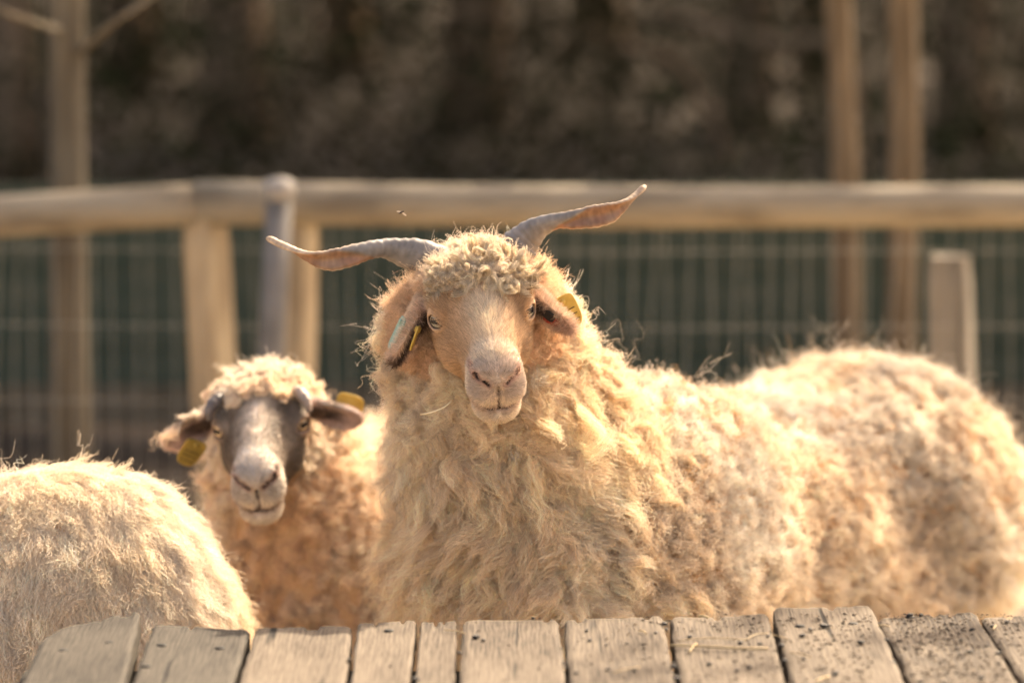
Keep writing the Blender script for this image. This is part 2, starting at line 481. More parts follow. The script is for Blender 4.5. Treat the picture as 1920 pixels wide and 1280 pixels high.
def fur(fl, surf, weight, n, flow_fn, col_fn, rg, length=.006, lift=.35, rad=(.00022, .00008), T=4):
    V, F, N = surf
    p, nn = sample_surface(V, F, N, weight, n, rg)
    fw = flow_fn(p); fw = nrm(fw - nn * (fw * nn).sum(-1, keepdims=True) + rg.normal(0, .18, (n, 3)))
    L = (length(p) if callable(length) else length) * rg.uniform(.6, 1.25, n)
    d = nrm(nn * lift + fw * (1 - lift)); t = np.linspace(0, 1, T)[None, :, None]
    S = p[:, None] + (d * L[:, None])[:, None] * t + ((fw - nn * .35) * L[:, None] * .35)[:, None] * t * t
    C = np.clip(col_fn(p) * rg.normal(1, .20, (n, 1)), .01, .92)
    fl.add(S, np.broadcast_to(lerp(rad[0], rad[1], t[0, :, 0]), (n, T)), C)

def tube(path, radii, seg=10, cap=True):
    """round tube along a path, one mesh"""
    path = np.asarray(path, dtype=float); n = len(path); radii = np.broadcast_to(radii, (n,))
    tg = nrm(np.gradient(path, axis=0)); up = np.array([0, 0, 1.]) if abs(tg[0][2]) < .9 else np.array([1., 0, 0])
    V = []; e1 = nrm(np.cross(tg[0], up))
    for i in range(n):
        e1 = nrm(e1 - tg[i] * (e1 @ tg[i])); e2 = np.cross(tg[i], e1)
        a = np.linspace(0, 2 * math.pi, seg, endpoint=False)
        V.append(path[i] + radii[i] * (np.cos(a)[:, None] * e1 + np.sin(a)[:, None] * e2))
    V = np.concatenate(V); F = []
    for i in range(n - 1):
        for j in range(seg):
            F.append((i * seg + j, i * seg + (j + 1) % seg, (i + 1) * seg + (j + 1) % seg, (i + 1) * seg + j))
    if cap: F += [tuple(range(seg - 1, -1, -1)), tuple((n - 1) * seg + j for j in range(seg))]
    return V, F

def catmull(pts, n):
    pts = np.asarray(pts, dtype=float); m = len(pts)
    q = np.vstack([2 * pts[0] - pts[1], pts, 2 * pts[-1] - pts[-2]])
    out = []
    for s in np.linspace(0, m - 1 - 1e-6, n):
        i = int(s); t = s - i; a, b, c, d = q[i], q[i + 1], q[i + 2], q[i + 3]
        out.append(.5 * (2 * b + (c - a) * t + (2 * a - 5 * b + 4 * c - d) * t * t + (3 * b - a - 3 * c + d) * t ** 3))
    return np.array(out)

def merge(parts):
    V, F, o = [], [], 0
    for v, f in parts:
        V.append(np.asarray(v, dtype=float)); F += [tuple(int(i) + o for i in q) for q in f]; o += len(v)
    return np.concatenate(V), F

def boxv(lo, hi, rot=None):
    x0, y0, z0 = lo; x1, y1, z1 = hi
    V = np.array([(x0, y0, z0), (x1, y0, z0), (x1, y1, z0), (x0, y1, z0), (x0, y0, z1), (x1, y0, z1), (x1, y1, z1), (x0, y1, z1)], dtype=float)
    return V, [(3, 2, 1, 0), (4, 5, 6, 7), (0, 1, 5, 4), (1, 2, 6, 5), (2, 3, 7, 6), (3, 0, 4, 7)]

def make_eye(fr, s, iris, parent):
    c = EYE_C * (s, 1, 1); n = EYE_N * (s, 1, 1); h = nrm(np.cross([0, 0, 1.], n)); v = np.cross(n, h)
    V, F = [], []; nu, nv = 120, 84
    for i in range(nv + 1):
        a = math.pi * i / nv
        for j in range(nu):
            b = 2 * math.pi * j / nu
            V.append((math.sin(a) * math.cos(b), math.sin(a) * math.sin(b), math.cos(a)))
    for i in range(nv):
        for j in range(nu): F.append((i * nu + j, (i + 1) * nu + j, (i + 1) * nu + (j + 1) % nu, i * nu + (j + 1) % nu))
    V = np.array(V); hh, vv, nn = V[:, 0], V[:, 1], V[:, 2]
    rad = np.hypot(hh, vv)
    col = np.tile(np.array(iris), (len(V), 1)) * (1 + .15 * vnoise(V * 9, 3))[:, None]
    limb = sstep(.60, .68, rad)[:, None]; col = col * (1 - limb) + np.array([.035, .022, .015]) * limb
    wht = sstep(.84, .92, rad)[:, None]; col = col * (1 - wht) + np.array([.42, .34, .28]) * wht
    pup = ((np.abs(hh) < .50) & (np.abs(vv) < .25 + .06 * np.abs(hh)) & (nn > 0))[:, None]
    col = np.where(pup, np.array([.006, .006, .010]), col)
    W = c + EYE_R * (hh[:, None] * h + vv[:, None] * v + nn[:, None] * n)
    return mesh_obj('eye', fr.world(W), F, M_EYE, parent, True, np.clip(col, 0, 1))

def horn_mesh(st, up, nseg=84, nang=32):
    """st rows: px, py, Y, half width, half thickness, twist angle (deg); hollow on one face of the blade"""
    st = np.array(st, dtype=float)
    pts = np.array([P(a, b, y) for a, b, y in st[:, :3]])
    path = catmull(pts, nseg); prm = catmull(np.pad(st[:, 3:], ((0, 0), (0, 0))), nseg)
    tg = nrm(np.gradient(path, axis=0)); V, Cc = [], []
    view = nrm(path.mean(0) - CAMP)
    for i in range(nseg):
        t = tg[i]; e1 = nrm(np.cross(t, view)); e2 = np.cross(e1, t)      # e1 in picture plane, e2 towards/away
        w_, th, tw = prm[i, 0], prm[i, 1], R(prm[i, 2])
        f1 = e1 * math.cos(tw) + e2 * math.sin(tw); f2 = -e1 * math.sin(tw) + e2 * math.cos(tw)
        ridge = 1 + .035 * math.sin(i * 1.9) + .02 * math.sin(i * .77)
        for j in range(nang):
            a = 2 * math.pi * j / nang
            x = math.cos(a); y = math.sin(a)
            sN = i / nseg; lim = -1.25 + 2.15 * min(1, max(0, (sN - .27) / .22)); rd_ = min(1, max(0, (lim - up * x) / .22 + .5)) if y < .02 else 0
            hollow = 1.15 * rd_ * math.exp(-(x / .66) ** 2) * min(1, max(0, (sN - .26) * 5)) * min(1, (1 - sN) * 5) if y < 0 else 0
            V.append(path[i] + f1 * w_ * x * ridge + f2 * th * y * (1 - hollow) * ridge)
            Cc.append((rd_, sN, abs(x)))
    V = np.array(V); F = []
    for i in range(nseg - 1):
        for j in range(nang): F.append((i * nang + j, (i + 1) * nang + j, (i + 1) * nang + (j + 1) % nang, i * nang + (j + 1) % nang))
    F += [tuple(range(nang)), tuple((nseg - 1) * nang + j for j in range(nang - 1, -1, -1))]
    Cc = np.array(Cc); inn = Cc[:, :1]; s = Cc[:, 1:2]; edge = sstep(.8, 1., Cc[:, 2:3])
    base = np.array([.185, .165, .150]); tan = np.array([.40, .29, .20]); red = np.array([.23, .115, .065])
    k = sstep(.36, .75, s)
    col = base * (1 - k) + tan * k
    col = lerp(col, lerp(red, np.array([.26, .17, .11]), np.clip(vnoise(V * 70, 15)[:, None] + .3, 0, 1) * .7), inn)
    col = col * (1 - edge) + np.array([.42, .31, .22]) * edge * sstep(.3, .5, s) + col * edge * (1 - sstep(.3, .5, s))
    nz = vnoise(V * 140, 5)[:, None] * .5 + vnoise(V * 50, 8)[:, None] * .5
    ring = np.sin(s * 190 + 3 * vnoise(V * 60, 2)[:, None]) * .09
    col = np.clip(col * (1 + .38 * nz + ring), .02, .85)
    return V, F, col

def seg_dist(p, a, b):
    a = np.asarray(a); ab = np.asarray(b) - a
    h = np.clip(((p - a) @ ab) / (ab @ ab), 0, 1)
    return np.linalg.norm(p - a - h[..., None] * ab, axis=-1)

def face_amount(L, ears):
    """1 on the short-haired face and ears, 0 where wool grows"""
    r, f, u = L[:, 0], L[:, 1], L[:, 2]
    fb = np.where(u > .0, lerp(-.040, .006, sstep(.016, .044, u - .10 * np.abs(r))), lerp(-.040, .020, sstep(-.02, -.095, u)))
    fb = fb + .006 * vnoise(L * 60, 4)
    a = sstep(-.008, .006, f - fb) * (1 - sstep(-.004, .004, np.abs(r) - lerp(.060, .078, sstep(-.065, -.025, u)))) * sstep(-.102, -.094, u)
    for e in ears:
        a = np.maximum(a, 1 - sstep(.023, .031, seg_dist(L, e['base'], e['tip'])))
    return a

def face_colour(L, ears, pal):
    r, f, u = L[:, 0], L[:, 1], L[:, 2]
    n1 = vnoise(L * 45, 1)[:, None]; n2 = vnoise(L * 160, 2)[:, None]
    c = lerp(np.array(pal.get('cheek', pal['side'])), np.array(pal['side']), sstep(-.022, .018, f + .008 * n1[:, 0] + .25 * np.clip(u, 0, .06))[:, None])
    br = (np.exp(-(r / pal.get('stripe', .026)) ** 2) * sstep(-.03, .03, u) * sstep(.0, .05, f))[:, None]
    c = lerp(c, np.array(pal['bridge']), br)
    mz = sstep(.098, .122, f + .006 * n1[:, 0])[:, None]; c = lerp(c, np.array(pal['muzzle']), mz)
    tip = (sstep(.128, .142, f) * sstep(-.052, -.03, u) * (1 - sstep(.004, .014, u)))[:, None]; c = lerp(c, np.array(pal['nose']), tip * .8)
    for s in (-1, 1):
        dn = poly2d(r, u, [(s * a, b) for a, b in NOSTRIL])
        c = lerp(c, np.array(pal['pink']), ((1 - sstep(.002, .0085, dn)) * (f > .118))[:, None] * .75)
        c = lerp(c, np.array([.02, .010, .008]), ((1 - sstep(.0026, .0044, dn)) * (f > .118))[:, None])
        de = np.linalg.norm(L - EYE_C * (s, 1, 1), axis=1)
        c = lerp(c, np.array(pal['lid']), (1 - sstep(.0165, .0225, de))[:, None] * .7)
        c = lerp(c, np.array([.05, .03, .02]), (1 - sstep(.0150, .0162, de))[:, None])
        tear = seg_dist(L, EYE_C * (s, 1, 1) + (-s * .006, .012, -.006), EYE_C * (s, 1, 1) + (-s * .008, .03, -.022))
        c = lerp(c, np.array(pal['lid']) * .6, (1 - sstep(.002, .007, tear))[:, None] * .6)
    dm = poly2d(r, u, MOUTH)
    c = lerp(c, np.array(pal['lip']), ((1 - sstep(.002, .010, dm)) * (f > .10))[:, None] * .6)
    c = lerp(c, np.array([.07, .035, .02]), ((1 - sstep(.001, .0032, dm)) * (f > .10))[:, None])
    dp = poly2d(r, u, PHILT)
    c = lerp(c, np.array([.10, .05, .035]), ((1 - sstep(.0006, .0026, dp)) * (f > .14))[:, None])
    for e in ears:
        d = seg_dist(L, e['base'], e['tip']); k = (1 - sstep(.02, .028, d))[:, None]
        b, t, nn = np.array(e['base']), np.array(e['tip']), np.array(e['n'], dtype=float)
        a = nrm(t - b); nn = nrm(nn - a * (nn @ a)); x = (L - (b + t) / 2) @ a; z = (L - (b + t) / 2) @ nn; y = (L - (b + t) / 2) @ np.cross(nn, a)
        c = lerp(c, np.array(pal['ear']), k)
        ins = (z - (y / e['w']) ** 2 * e['w'] * .45 > .0005).astype(float)[:, None] * sstep(.0, .5, 1 - np.abs(y / e['w']))[:, None]
        dark = ((1 - sstep(-.012, .024, x)) * (1 - sstep(.25, .6, np.abs(y / e['w']))))[:, None]
        dark = np.maximum(dark, e.get('dk', 0) * (1 - sstep(.3, .75, np.abs(y / e['w'])))[:, None])
        c = lerp(c, lerp(np.array(pal['earin']), np.array([.05, .03, .02]), dark * .9), k * ins)
    mo = pal.get('mottle', 0) * (.6 * vnoise(L * 38, 21) + .6 * vnoise(L * 85, 22))[:, None] * (1 - sstep(.10, .125, f))[:, None]
    return np.clip(c * (1 + .10 * n1 + .08 * n2 + mo), .005, .9)

WOOL = np.array([.80, .69, .565]); WOOL_W = np.array([.84, .755, .64]); WOOL_O = np.array([.74, .56, .40]); WOOL_UNDER = np.array([.55, .38, .24])

def wool_colour(p, base, other, grey=.25, sc_=9.0, seed=1):
    a = vnoise(p * sc_, seed) * .5 + .5; b = sstep(.15, .75, vnoise(p * 26, seed + 5) * .6 + vnoise(p * 60, seed + 7) * .5)
    c = lerp(base, other, sstep(.3, .8, a)[:, None])
    return lerp(c, np.array([.34, .27, .20]), (b * grey)[:, None])

# ================================================================== THE RAM
ram = empty('ram', (0.12, 5.15, 0), 'horned cream ram with two long twisted horns and shaggy wool behind the plank platform', 'sheep')
RF = Frame(P(903, 587, 4.86), 8, 20, 6)
RE = [dict(base=(-.074, -.030, -.004), tip=(-.117, -.004, -.056), n=(.72, .66, .05), w=.0165, dk=1),
      dict(base=(.072, -.030, -.002), tip=(.113, .012, -.030), n=(-.15, .92, -.30), w=.0180)]
o = RF.o
xs = axis(-.36, .98, [(o[0] - .125, o[0] + .145)], .013, .0023)
ys = axis(4.62, 6.06, [(o[1] - .185, o[1] + .03)], .013, .0023)
zs = axis(-.01, 1.06, [(o[2] - .13, o[2] + .06)], .013, .0023)
RFd = Field(xs, ys, zs)
def rc(a, ra, b, rb, k=.06, fd=None):
    a, b = np.array(a), np.array(b); rm = max(ra, rb)
    (fd or RFd).add(lambda p: rcone(p, a, ra, b, rb), np.minimum(a, b) - rm, np.maximum(a, b) + rm, k)
def el(c, r, k=.06, fd=None):
    c, r = np.array(c), np.array(r)
    (fd or RFd).add(lambda p: ell(p, c, r), c - r, c + r, k)
rc((.16, 5.2, .49), .195, (.50, 5.62, .47), .205, .08)          # barrel
el((.525, 5.67, .470), (.235, .225, .225), .06)                  # rump
el((.47, 5.50, .36), (.17, .13, .20), .07)                      # thigh
el((.17, 5.20, .535), (.185, .18, .205), .06)                   # shoulder
rc((.105, 5.11, .45), .185, (.13, 5.11, .30), .15, .08)           # chest
hb = RF.world((.0, -.115, -.088))
rc(hb, .088, (.08, 5.12, .56), .18, .08)                        # neck
rc(RF.world((.0, -.080, -.085)), .082, (.035, 5.06, .50), .165, .06)
for q, f_ in (((.07, 5.06), .05), ((.20, 5.12), .05), ((.47, 5.52), .06), ((.62, 5.70), .06)):
    rc((q[0], q[1], .34), .075, (q[0], q[1] + .01, .20), .040, .05)
    rc((q[0], q[1] + .01, .20), .036, (q[0], q[1], .03), .026, .03)
    el((q[0], q[1] - .01, .022), (.034, .042, .026), .02)
rc((.68, 5.76, .52), .055, (.70, 5.78, .26), .035, .04)         # tail
lw = lambda l: RF.world(l)
RFd.add(lambda p: np.minimum(ell(RF.loc(p), (0, -.078, -.002), (.062, .044, .034)), ell(RF.loc(p), (0, -.058, .004), (.050, .052, .022))), lw((0, -.072, .026)) - .12, lw((0, -.072, .026)) + .12, .03)
RFd.add(lambda p: ell(RF.loc(p), (0, -.024, .036), (.042, .026, .012)), lw((0, -.018, .044)) - .07, lw((0, -.018, .044)) + .07, .02)
for s in (-1, 1):   # cheek ruff behind the ears
    c0 = (s * .056, -.085, -.065)
    RFd.add(lambda p: ell(RF.loc(p), c0, (.05, .055, .075)), lw(c0) - .1, lw(c0) + .1, .03)
def ram_lumps(p):
    L = RF.loc(p); away = sstep(-.02, -.06, L[:, 1])
    fk = lerp(1, .55, sstep(.15, .35, p[:, 0])); d = vnoise(p * 11, 1) * .012 + vnoise(p * 24, 2) * .010 + vnoise(p * 48, 3) * .006
    # combed folds that fan over the breast
    ang = np.arctan2(p[:, 0] - .17, -(p[:, 2] - .62)); zone = sstep(.66, .56, p[:, 2]) * sstep(.26, .10, p[:, 0])
    fold = np.sin(ang * 15 + 1.2 * vnoise(p * 9, 9)) * .017 * zone
    # crease in front of the thigh
    cr = seg_dist(p, (.565, 5.36, .60), (.60, 5.42, .48)); cr2 = seg_dist(p, (.635, 5.45, .46), (.645, 5.52, .28))
    return (d * fk + fold) * away + .060 * np.exp(-(cr / .055) ** 2) + .040 * np.exp(-(cr2 / .035) ** 2)
RFd.displace(ram_lumps, .05)
head_field(RFd, RF, RE)
V, F = RFd.mesh(); N = vert_normals(V, F)
L = RF.loc(V); near = (np.abs(L[:, 0]) < .15) & (L[:, 1] > -.1) & (np.abs(L[:, 2]) < .13)
fa = np.where(near, face_amount(L, RE), 0.0)
PAL = dict(side=(.57, .375, .225), bridge=(.78, .63, .46), muzzle=(.74, .61, .475), nose=(.55, .43, .345), pink=(.50, .25, .19), lid=(.46, .29, .20), lip=(.42, .25, .17), ear=(.70, .52, .38), earin=(.60, .41, .31))
col = np.where(fa[:, None] > .02, lerp(WOOL_UNDER, face_colour(L, RE, PAL), fa[:, None]), WOOL_UNDER)
mesh_obj('body', V, F, M_SKIN, ram, True, col)
ram_surf = (V, F, N)
fl = Fleece(); rg = np.random.default_rng(11)
fc = facing(V, N, .15)
lowcut = sstep(.12, .22, V[:, 2])
woolw = (1 - fa) * fc * lowcut
headL = L
inhead = (np.linalg.norm((L - (0, -.06, .0)) / (.15, .085, .115), axis=1) < 1).astype(float)
# frizzy wool of the body
mane_v = sstep(.24, .08, V[:, 0]) * sstep(5.32, 5.18, V[:, 1]) * (1 - inhead) * (1 - sstep(.45, .75, N[:, 2]))
def p_body(p, n):
    k = vnoise(p * 7, 3)
    flow = np.array([.25, 0, -1.0]) + .7 * vnoise3(p * 6, 5)
    top = sstep(.3, .8, n[:, 2])
    low = sstep(.55, .40, p[:, 2])
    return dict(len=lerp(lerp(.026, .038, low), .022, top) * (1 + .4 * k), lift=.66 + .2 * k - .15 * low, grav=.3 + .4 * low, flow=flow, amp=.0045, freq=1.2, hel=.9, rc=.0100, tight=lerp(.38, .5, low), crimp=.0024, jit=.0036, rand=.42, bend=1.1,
                col=lerp(wool_colour(p, WOOL * (1, .97, .92), WOOL_W, .6, 9, 2), np.array([.33, .235, .15]), (.55 * np.exp(-(seg_dist(p, (.55, 5.38, .62), (.62, 5.45, .46)) / .06) ** 2) * (.6 + .4 * vnoise(p * 30, 6)))[:, None]), stray=.05)  # tint along the thigh crease: dirt plus fold shade put into the colour
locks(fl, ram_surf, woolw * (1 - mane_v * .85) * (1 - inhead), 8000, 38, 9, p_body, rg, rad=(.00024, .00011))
# clinging fluff under it so that no skin shows
def p_under(p, n):
    return dict(len=.018, lift=.5, grav=.2, flow=np.array([.1, 0, -1.]) + vnoise3(p * 15, 6), amp=.003, freq=1.5, rc=.007, tight=.2, crimp=.002, jit=.004, rand=.5, bend=.8,
                col=wool_colour(p, np.array([.60, .385, .21]), np.array([.66, .45, .27]), .12, 12, 4))
locks(fl, ram_surf, woolw * (1 - .85 * inhead), 6500, 12, 6, p_under, rg)
# long wavy locks of neck and breast
def p_mane(p, n):
    l = RF.loc(p); low = sstep(.66, .46, p[:, 2])
    side = np.clip((p[:, 0] - (o[0] + .02)) / .12, -1, 1)
    flow = np.stack([side * .9 - .9 * low * sstep(.2, -.1, p[:, 0]) * .8, 0 * side - .2, -1.0 + 0 * side], -1) + .35 * vnoise3(p * 8, 7)
    hi = sstep(.72, .85, p[:, 2])
    return dict(len=lerp(lerp(.066, .024, hi), .075, low) * (1 + .3 * vnoise(p * 12, 2)), lift=lerp(.50, .36, low), grav=lerp(1.1, .6, low), flow=flow, amp=.0105, freq=1.0, hel=.45, rc=.0118, tight=.76, crimp=.0018, jit=.0028,
                rand=.14, bend=.45, minl=.02, phase=vnoise(p * 10, 5) * 3, col=wool_colour(p, np.array([.88, .69, .485]), np.array([.88, .73, .55]), .18, 10, 6), stray=.10)
locks(fl, ram_surf, woolw * mane_v, 2300, 90, 16, p_mane, rg, rad=(.00025, .00012))
# soft wool round the skull
def p_head(p, n):
    l = RF.loc(p); sd = np.abs(l[:, 0])
    c = lerp(np.array([.76, .52, .335]), WOOL, sstep(.075, .045, sd)[:, None] * sstep(.0, .03, l[:, 2])[:, None])
    flow = RF.vec((0, -.3, -.6)) + (np.sign(l[:, 0]) * .5)[:, None] * RF.vec((1, 0, 0)) + .8 * vnoise3(p * 14, 9)
    return dict(len=.015, lift=.7, grav=.3, flow=flow, amp=.003, freq=1.6, hel=1, rc=.006, tight=.35, crimp=.0016, jit=.003, rand=.3, bend=.8, col=wool_colour(p, c.mean(0), c.mean(0) * .9, .1, 9, 3) * .4 + c * .6, stray=.07)
locks(fl, ram_surf, woolw * inhead, 1900, 44, 8, p_head, rg, rad=(.00024, .00011))
# tight ringlets of the forelock
fore = (np.linalg.norm((L - (.0, -.024, .048)) / (.060, .050, .034), axis=1) < 1) * sstep(.1, .45, N @ RF.vec((0, .75, .65))) * (1 - fa)
def p_curl(p, n):
    k = vnoise(p * 30, 4)
    return dict(len=.034 * (1 + .4 * k), lift=.42, grav=.6, flow=RF.vec((0, .5, -.6)) + 1.3 * vnoise3(p * 34, 3), amp=.0066, freq=1.3, hel=1.0, rc=.0040, tight=.3, crimp=.0004, jit=.0012, rand=.4, bend=1.3, minl=.08,
                col=wool_colour(p, np.array([.72, .61, .455]), np.array([.62, .50, .36]), .3, 25, 8), stray=.01)
locks(fl, ram_surf, fore, 210, 80, 20, p_curl, rg, rad=(.00034, .00026))
# flyaway fibres along the outline
def p_fly(p, n):
    return dict(len=.05, lift=.8, grav=.5, flow=np.array([.2, 0, -.6]) + vnoise3(p * 20, 8), amp=.005, freq=1.4, hel=1, rc=.003, tight=.3, crimp=.003, jit=.008, rand=.5, bend=1.6, col=np.tile(WOOL, (len(p), 1)), stray=.2)
locks(fl, ram_surf, woolw * (1 - .92 * inhead), 1200, 3, 12, p_fly, rg, rad=(.00018, .00008))
fl.build('fleece', M_WOOL, ram)
# short hair of the face
def face_flow(p):
    l = RF.loc(p); f = np.stack([np.sign(l[:, 0]) * (.25 + 6 * np.abs(l[:, 0])), -1.0 + 0 * l[:, 0], .15 - 9 * np.clip(-l[:, 2], 0, .06)], -1)
    return f @ RF.M
def face_len(p):
    l = RF.loc(p); return lerp(.0085, .0042, sstep(.06, .13, l[:, 1]))
def eye_clear(L): return np.minimum(*[sstep(.0195, .0245, np.linalg.norm(L - EYE_C * (s, 1, 1), axis=1)) for s in (-1, 1)])
slots = np.minimum.reduce([sstep(.003, .006, poly2d(L[:, 0], L[:, 2], [(s * a, b) for a, b in NOSTRIL])) for s in (-1, 1)] + [sstep(.0015, .004, poly2d(L[:, 0], L[:, 2], MOUTH))])
slots = np.where(L[:, 1] > .12, slots, 1)
fur(fl, ram_surf, fa * facing(V, N, .3) * eye_clear(L) * slots, 80000, face_flow, lambda p: face_colour(RF.loc(p), RE, PAL), rg, face_len)
fl.build('face_hair', M_FUR, ram)
for s in (-1, 1): make_eye(RF, s, (.27, .25, .20), ram)

# horns: flat twisted blades, px, py, depth, half width, half thickness, twist
HL = [(852, 512, 4.943, .0265, .018, 0), (802, 484, 4.943, .0225, .016, 6), (760, 474, 4.943, .0200, .0135, 14), (727, 466, 4.938, .0140, .0105, 20), (702, 467, 4.928, .0120, .0085, 18), (675, 474, 4.918, .0132, .0075, 10),
      (645, 483, 4.908, .0142, .007, 4), (618, 488, 4.908, .0138, .0065, 8), (593, 486, 4.908, .0115, .006, 32), (570, 479, 4.913, .0088, .006, 62), (548, 469, 4.918, .0072, .0056, 90), (524, 458, 4.928, .0062, .0052, 110), (507, 449, 4.933, .0050, .0045, 115), (500, 446, 4.935, .0022, .002, 115)]
HR = [(948, 500, 4.963, .0275, .018, 0), (968, 470, 4.963, .0265, .017, -6), (985, 448, 4.963, .0220, .015, -12), (1008, 428, 4.958, .0160, .012, -18), (1040, 415, 4.948, .0108, .009, -18), (1074, 412, 4.938, .0124, .0078, -10),
      (1108, 407, 4.933, .0145, .007, -4), (1138, 401, 4.933, .0142, .0065, -8), (1160, 391, 4.935, .0108, .006, -34), (1178, 379, 4.940, .0078, .0056, -64), (1193, 367, 4.948, .0064, .0052, -92), (1205, 354, 4.953, .0052, .0046, -110), (1210, 348, 4.955, .0024, .002, -115)]
for st, up_ in ((HL, -1), (HR, 1)):
    v_, f_, c_ = horn_mesh(st, up_); mesh_obj('horn', v_, f_, M_HORN, ram, True, c_)

M_TEAL = noise_mat('teal_plastic', (.17, .27, .20), (.25, .36, .27), 60, .45)
M_YTAG = noise_mat('yellow_plastic', (.46, .29, .055), (.56, .37, .09), 60, .45)
M_RED = noise_mat('red_plastic', (.36, .035, .02), (.46, .06, .035), 60, .4)
M_DARK = noise_mat('dark_plastic', (.012, .010, .010), (.03, .025, .022), 80, .6)
M_OTAG = noise_mat('olive_plastic', (.22, .155, .035), (.32, .23, .055), 60, .5)
def plate(fr, c, ax, nr, L_, W_, th=.0012, taper=.15, n=22):
    """rounded plastic plate in head coordinates: long axis ax, facing nr"""
    ax = nrm(np.array(ax, dtype=float)); nr = np.array(nr, dtype=float); nr = nrm(nr - ax * (nr @ ax)); bx = np.cross(nr, ax)
    a = np.linspace(0, 2 * math.pi, n, endpoint=False)
    ex = np.sign(np.cos(a)) * np.abs(np.cos(a)) ** .55 * L_ / 2; ey = np.sign(np.sin(a)) * np.abs(np.sin(a)) ** .55 * W_ / 2 * (1 - taper * np.cos(a))
    V = []
    for z, s in ((-th, .94), (-th * .6, 1), (th * .6, 1), (th, .94)):
        V.append(np.array(c) + ex[:, None] * s * ax + ey[:, None] * s * bx + (z + .9 * ex[:, None] ** 2) * nr)
    V = np.concatenate(V); F = [tuple(range(n - 1, -1, -1)), tuple(3 * n + j for j in range(n))]
    for i in range(3):
        for j in range(n): F.append((i * n + j, i * n + (j + 1) % n, (i + 1) * n + (j + 1) % n, (i + 1) * n + j))
    return fr.world(V), F
def ear_tag(fr, parent, mat, c, ax, nr, L_, W_, label, marks=False):
    v_, f_ = plate(fr, c, ax, nr, L_, W_); t_ = mesh_obj('ear_tag', v_, f_, mat, parent, False); tag(t_, label)
    axn = nrm(np.array(ax, dtype=float)); nn = np.array(nr, dtype=float); nn = nrm(nn - axn * (nn @ axn))
    v_, f_ = tube([fr.world(np.array(c) - axn * L_ * .34 - nn * .004), fr.world(np.array(c) - axn * L_ * .34 + nn * .0035)], [.0042, .0036], 14)
    mesh_obj('stud', v_, f_, mat, t_, True)
    if marks:      # worn print: rows of thin dark strokes
        bx = np.cross(nn, axn); parts = []
        for k, q in enumerate((-.05, .12, .29)):
            m0 = np.array(c) + axn * q * L_ + nn * .0024
            for s0, s1 in ((-.34, -.1), (-.06, .12), (.17, .34)):
                A = m0 + bx * s0 * W_; B = m0 + bx * s1 * W_
                parts.append(tube([fr.world(A), fr.world(B)], .0005, 5))
        v_, f_ = merge(parts); mesh_obj('print', v_, f_, M_DARK, t_, False)
ear_tag(RF, ram, M_TEAL, (-.1085, -.020, -.026), (-.50, .25, -.80), (-.97, .05, .25), .046, .030, 'teal tag on the outer side of the ear')
ear_tag(RF, ram, M_YTAG, (-.0875, -.002, -.026), (-.42, .3, -.80), (.93, .28, -.15), .034, .022, 'yellow tag inside the ear seen edge on')
ear_tag(RF, ram, M_YTAG, (.1130, -.022, -.024), (.30, .18, -.75), (.18, .95, .1), .046, .032, 'yellow tag with worn dark print behind the ear', True)
v_, f_ = plate(RF, (.0900, .000, -.0225), (.7, .3, -.45), (-.2, .85, -.4), .024, .014, .0014); mesh_obj('tag_button', v_, f_, M_RED, ram, False)
v_, f_ = plate(RF, (.0860, .0035, -.0135), (.55, .3, -.55), (-.2, .85, -.3), .017, .013, .0012); mesh_obj('tag_clasp', v_, f_, M_DARK, ram, False)

# ================================================================== THE EWE BEHIND
ewe = empty('ewe', (-.22, 5.65, 0), 'dark-faced ewe with small curled horns peering out between the ram and the left sheep', 'sheep')
EF = Frame(P(490, 798, 5.28), 0, 16.5, 5)
EE = [dict(base=(-.072, -.028, .006), tip=(-.138, .000, -.014), n=(.15, .90, -.20), w=.025),
      dict(base=(.072, -.028, .010), tip=(.138, -.004, -.002), n=(-.15, .90, -.25), w=.024)]
eo = EF.o
EFd = Field(axis(-.66, .34, [(eo[0] - .15, eo[0] + .15)], .014, .0034), axis(5.0, 6.5, [(eo[1] - .18, eo[1] + .03)], .014, .0034), axis(-.01, .80, [(eo[2] - .13, eo[2] + .06)], .014, .0034))
rc((-.22, 5.60, .41), .17, (.02, 6.12, .40), .185, .08, EFd)
rc(EF.world((.0, -.11, -.085)), .080, (-.245, 5.50, .42), .16, .08, EFd)
rc(EF.world((.0, -.08, -.08)), .07, (-.275, 5.44, .36), .135, .06, EFd)
el((-.15, 5.56, .435), (.165, .14, .165), .06, EFd)
for q in ((-.31, 5.48), (-.15, 5.52), (-.06, 6.1), (.10, 6.15)):
    rc((q[0], q[1], .28), .065, (q[0], q[1] + .01, .17), .036, .05, EFd); rc((q[0], q[1] + .01, .17), .032, (q[0], q[1], .03), .024, .03, EFd)
    el((q[0], q[1] - .01, .022), (.032, .040, .026), .02, EFd)
ew = lambda l: EF.world(l)
EFd.add(lambda p: ell(EF.loc(p), (0, -.074, .000), (.074, .050, .032)), ew((0, -.068, .022)) - .12, ew((0, -.068, .022)) + .12, .03)
EFd.add(lambda p: ell(EF.loc(p), (0, -.026, .034), (.044, .026, .012)), ew((0, -.02, .042)) - .07, ew((0, -.02, .042)) + .07, .02)
EFd.displace(lambda p: (vnoise(p * 12, 1) * .012 + vnoise(p * 27, 2) * .010) * sstep(-.02, -.06, EF.loc(p)[:, 1]), .05)
head_field(EFd, EF, EE)
V, F = EFd.mesh(); N = vert_normals(V, F); L = EF.loc(V)
near = (np.abs(L[:, 0]) < .17) & (L[:, 1] > -.1) & (np.abs(L[:, 2]) < .13)
fa = np.where(near, face_amount(L, EE), 0.0)
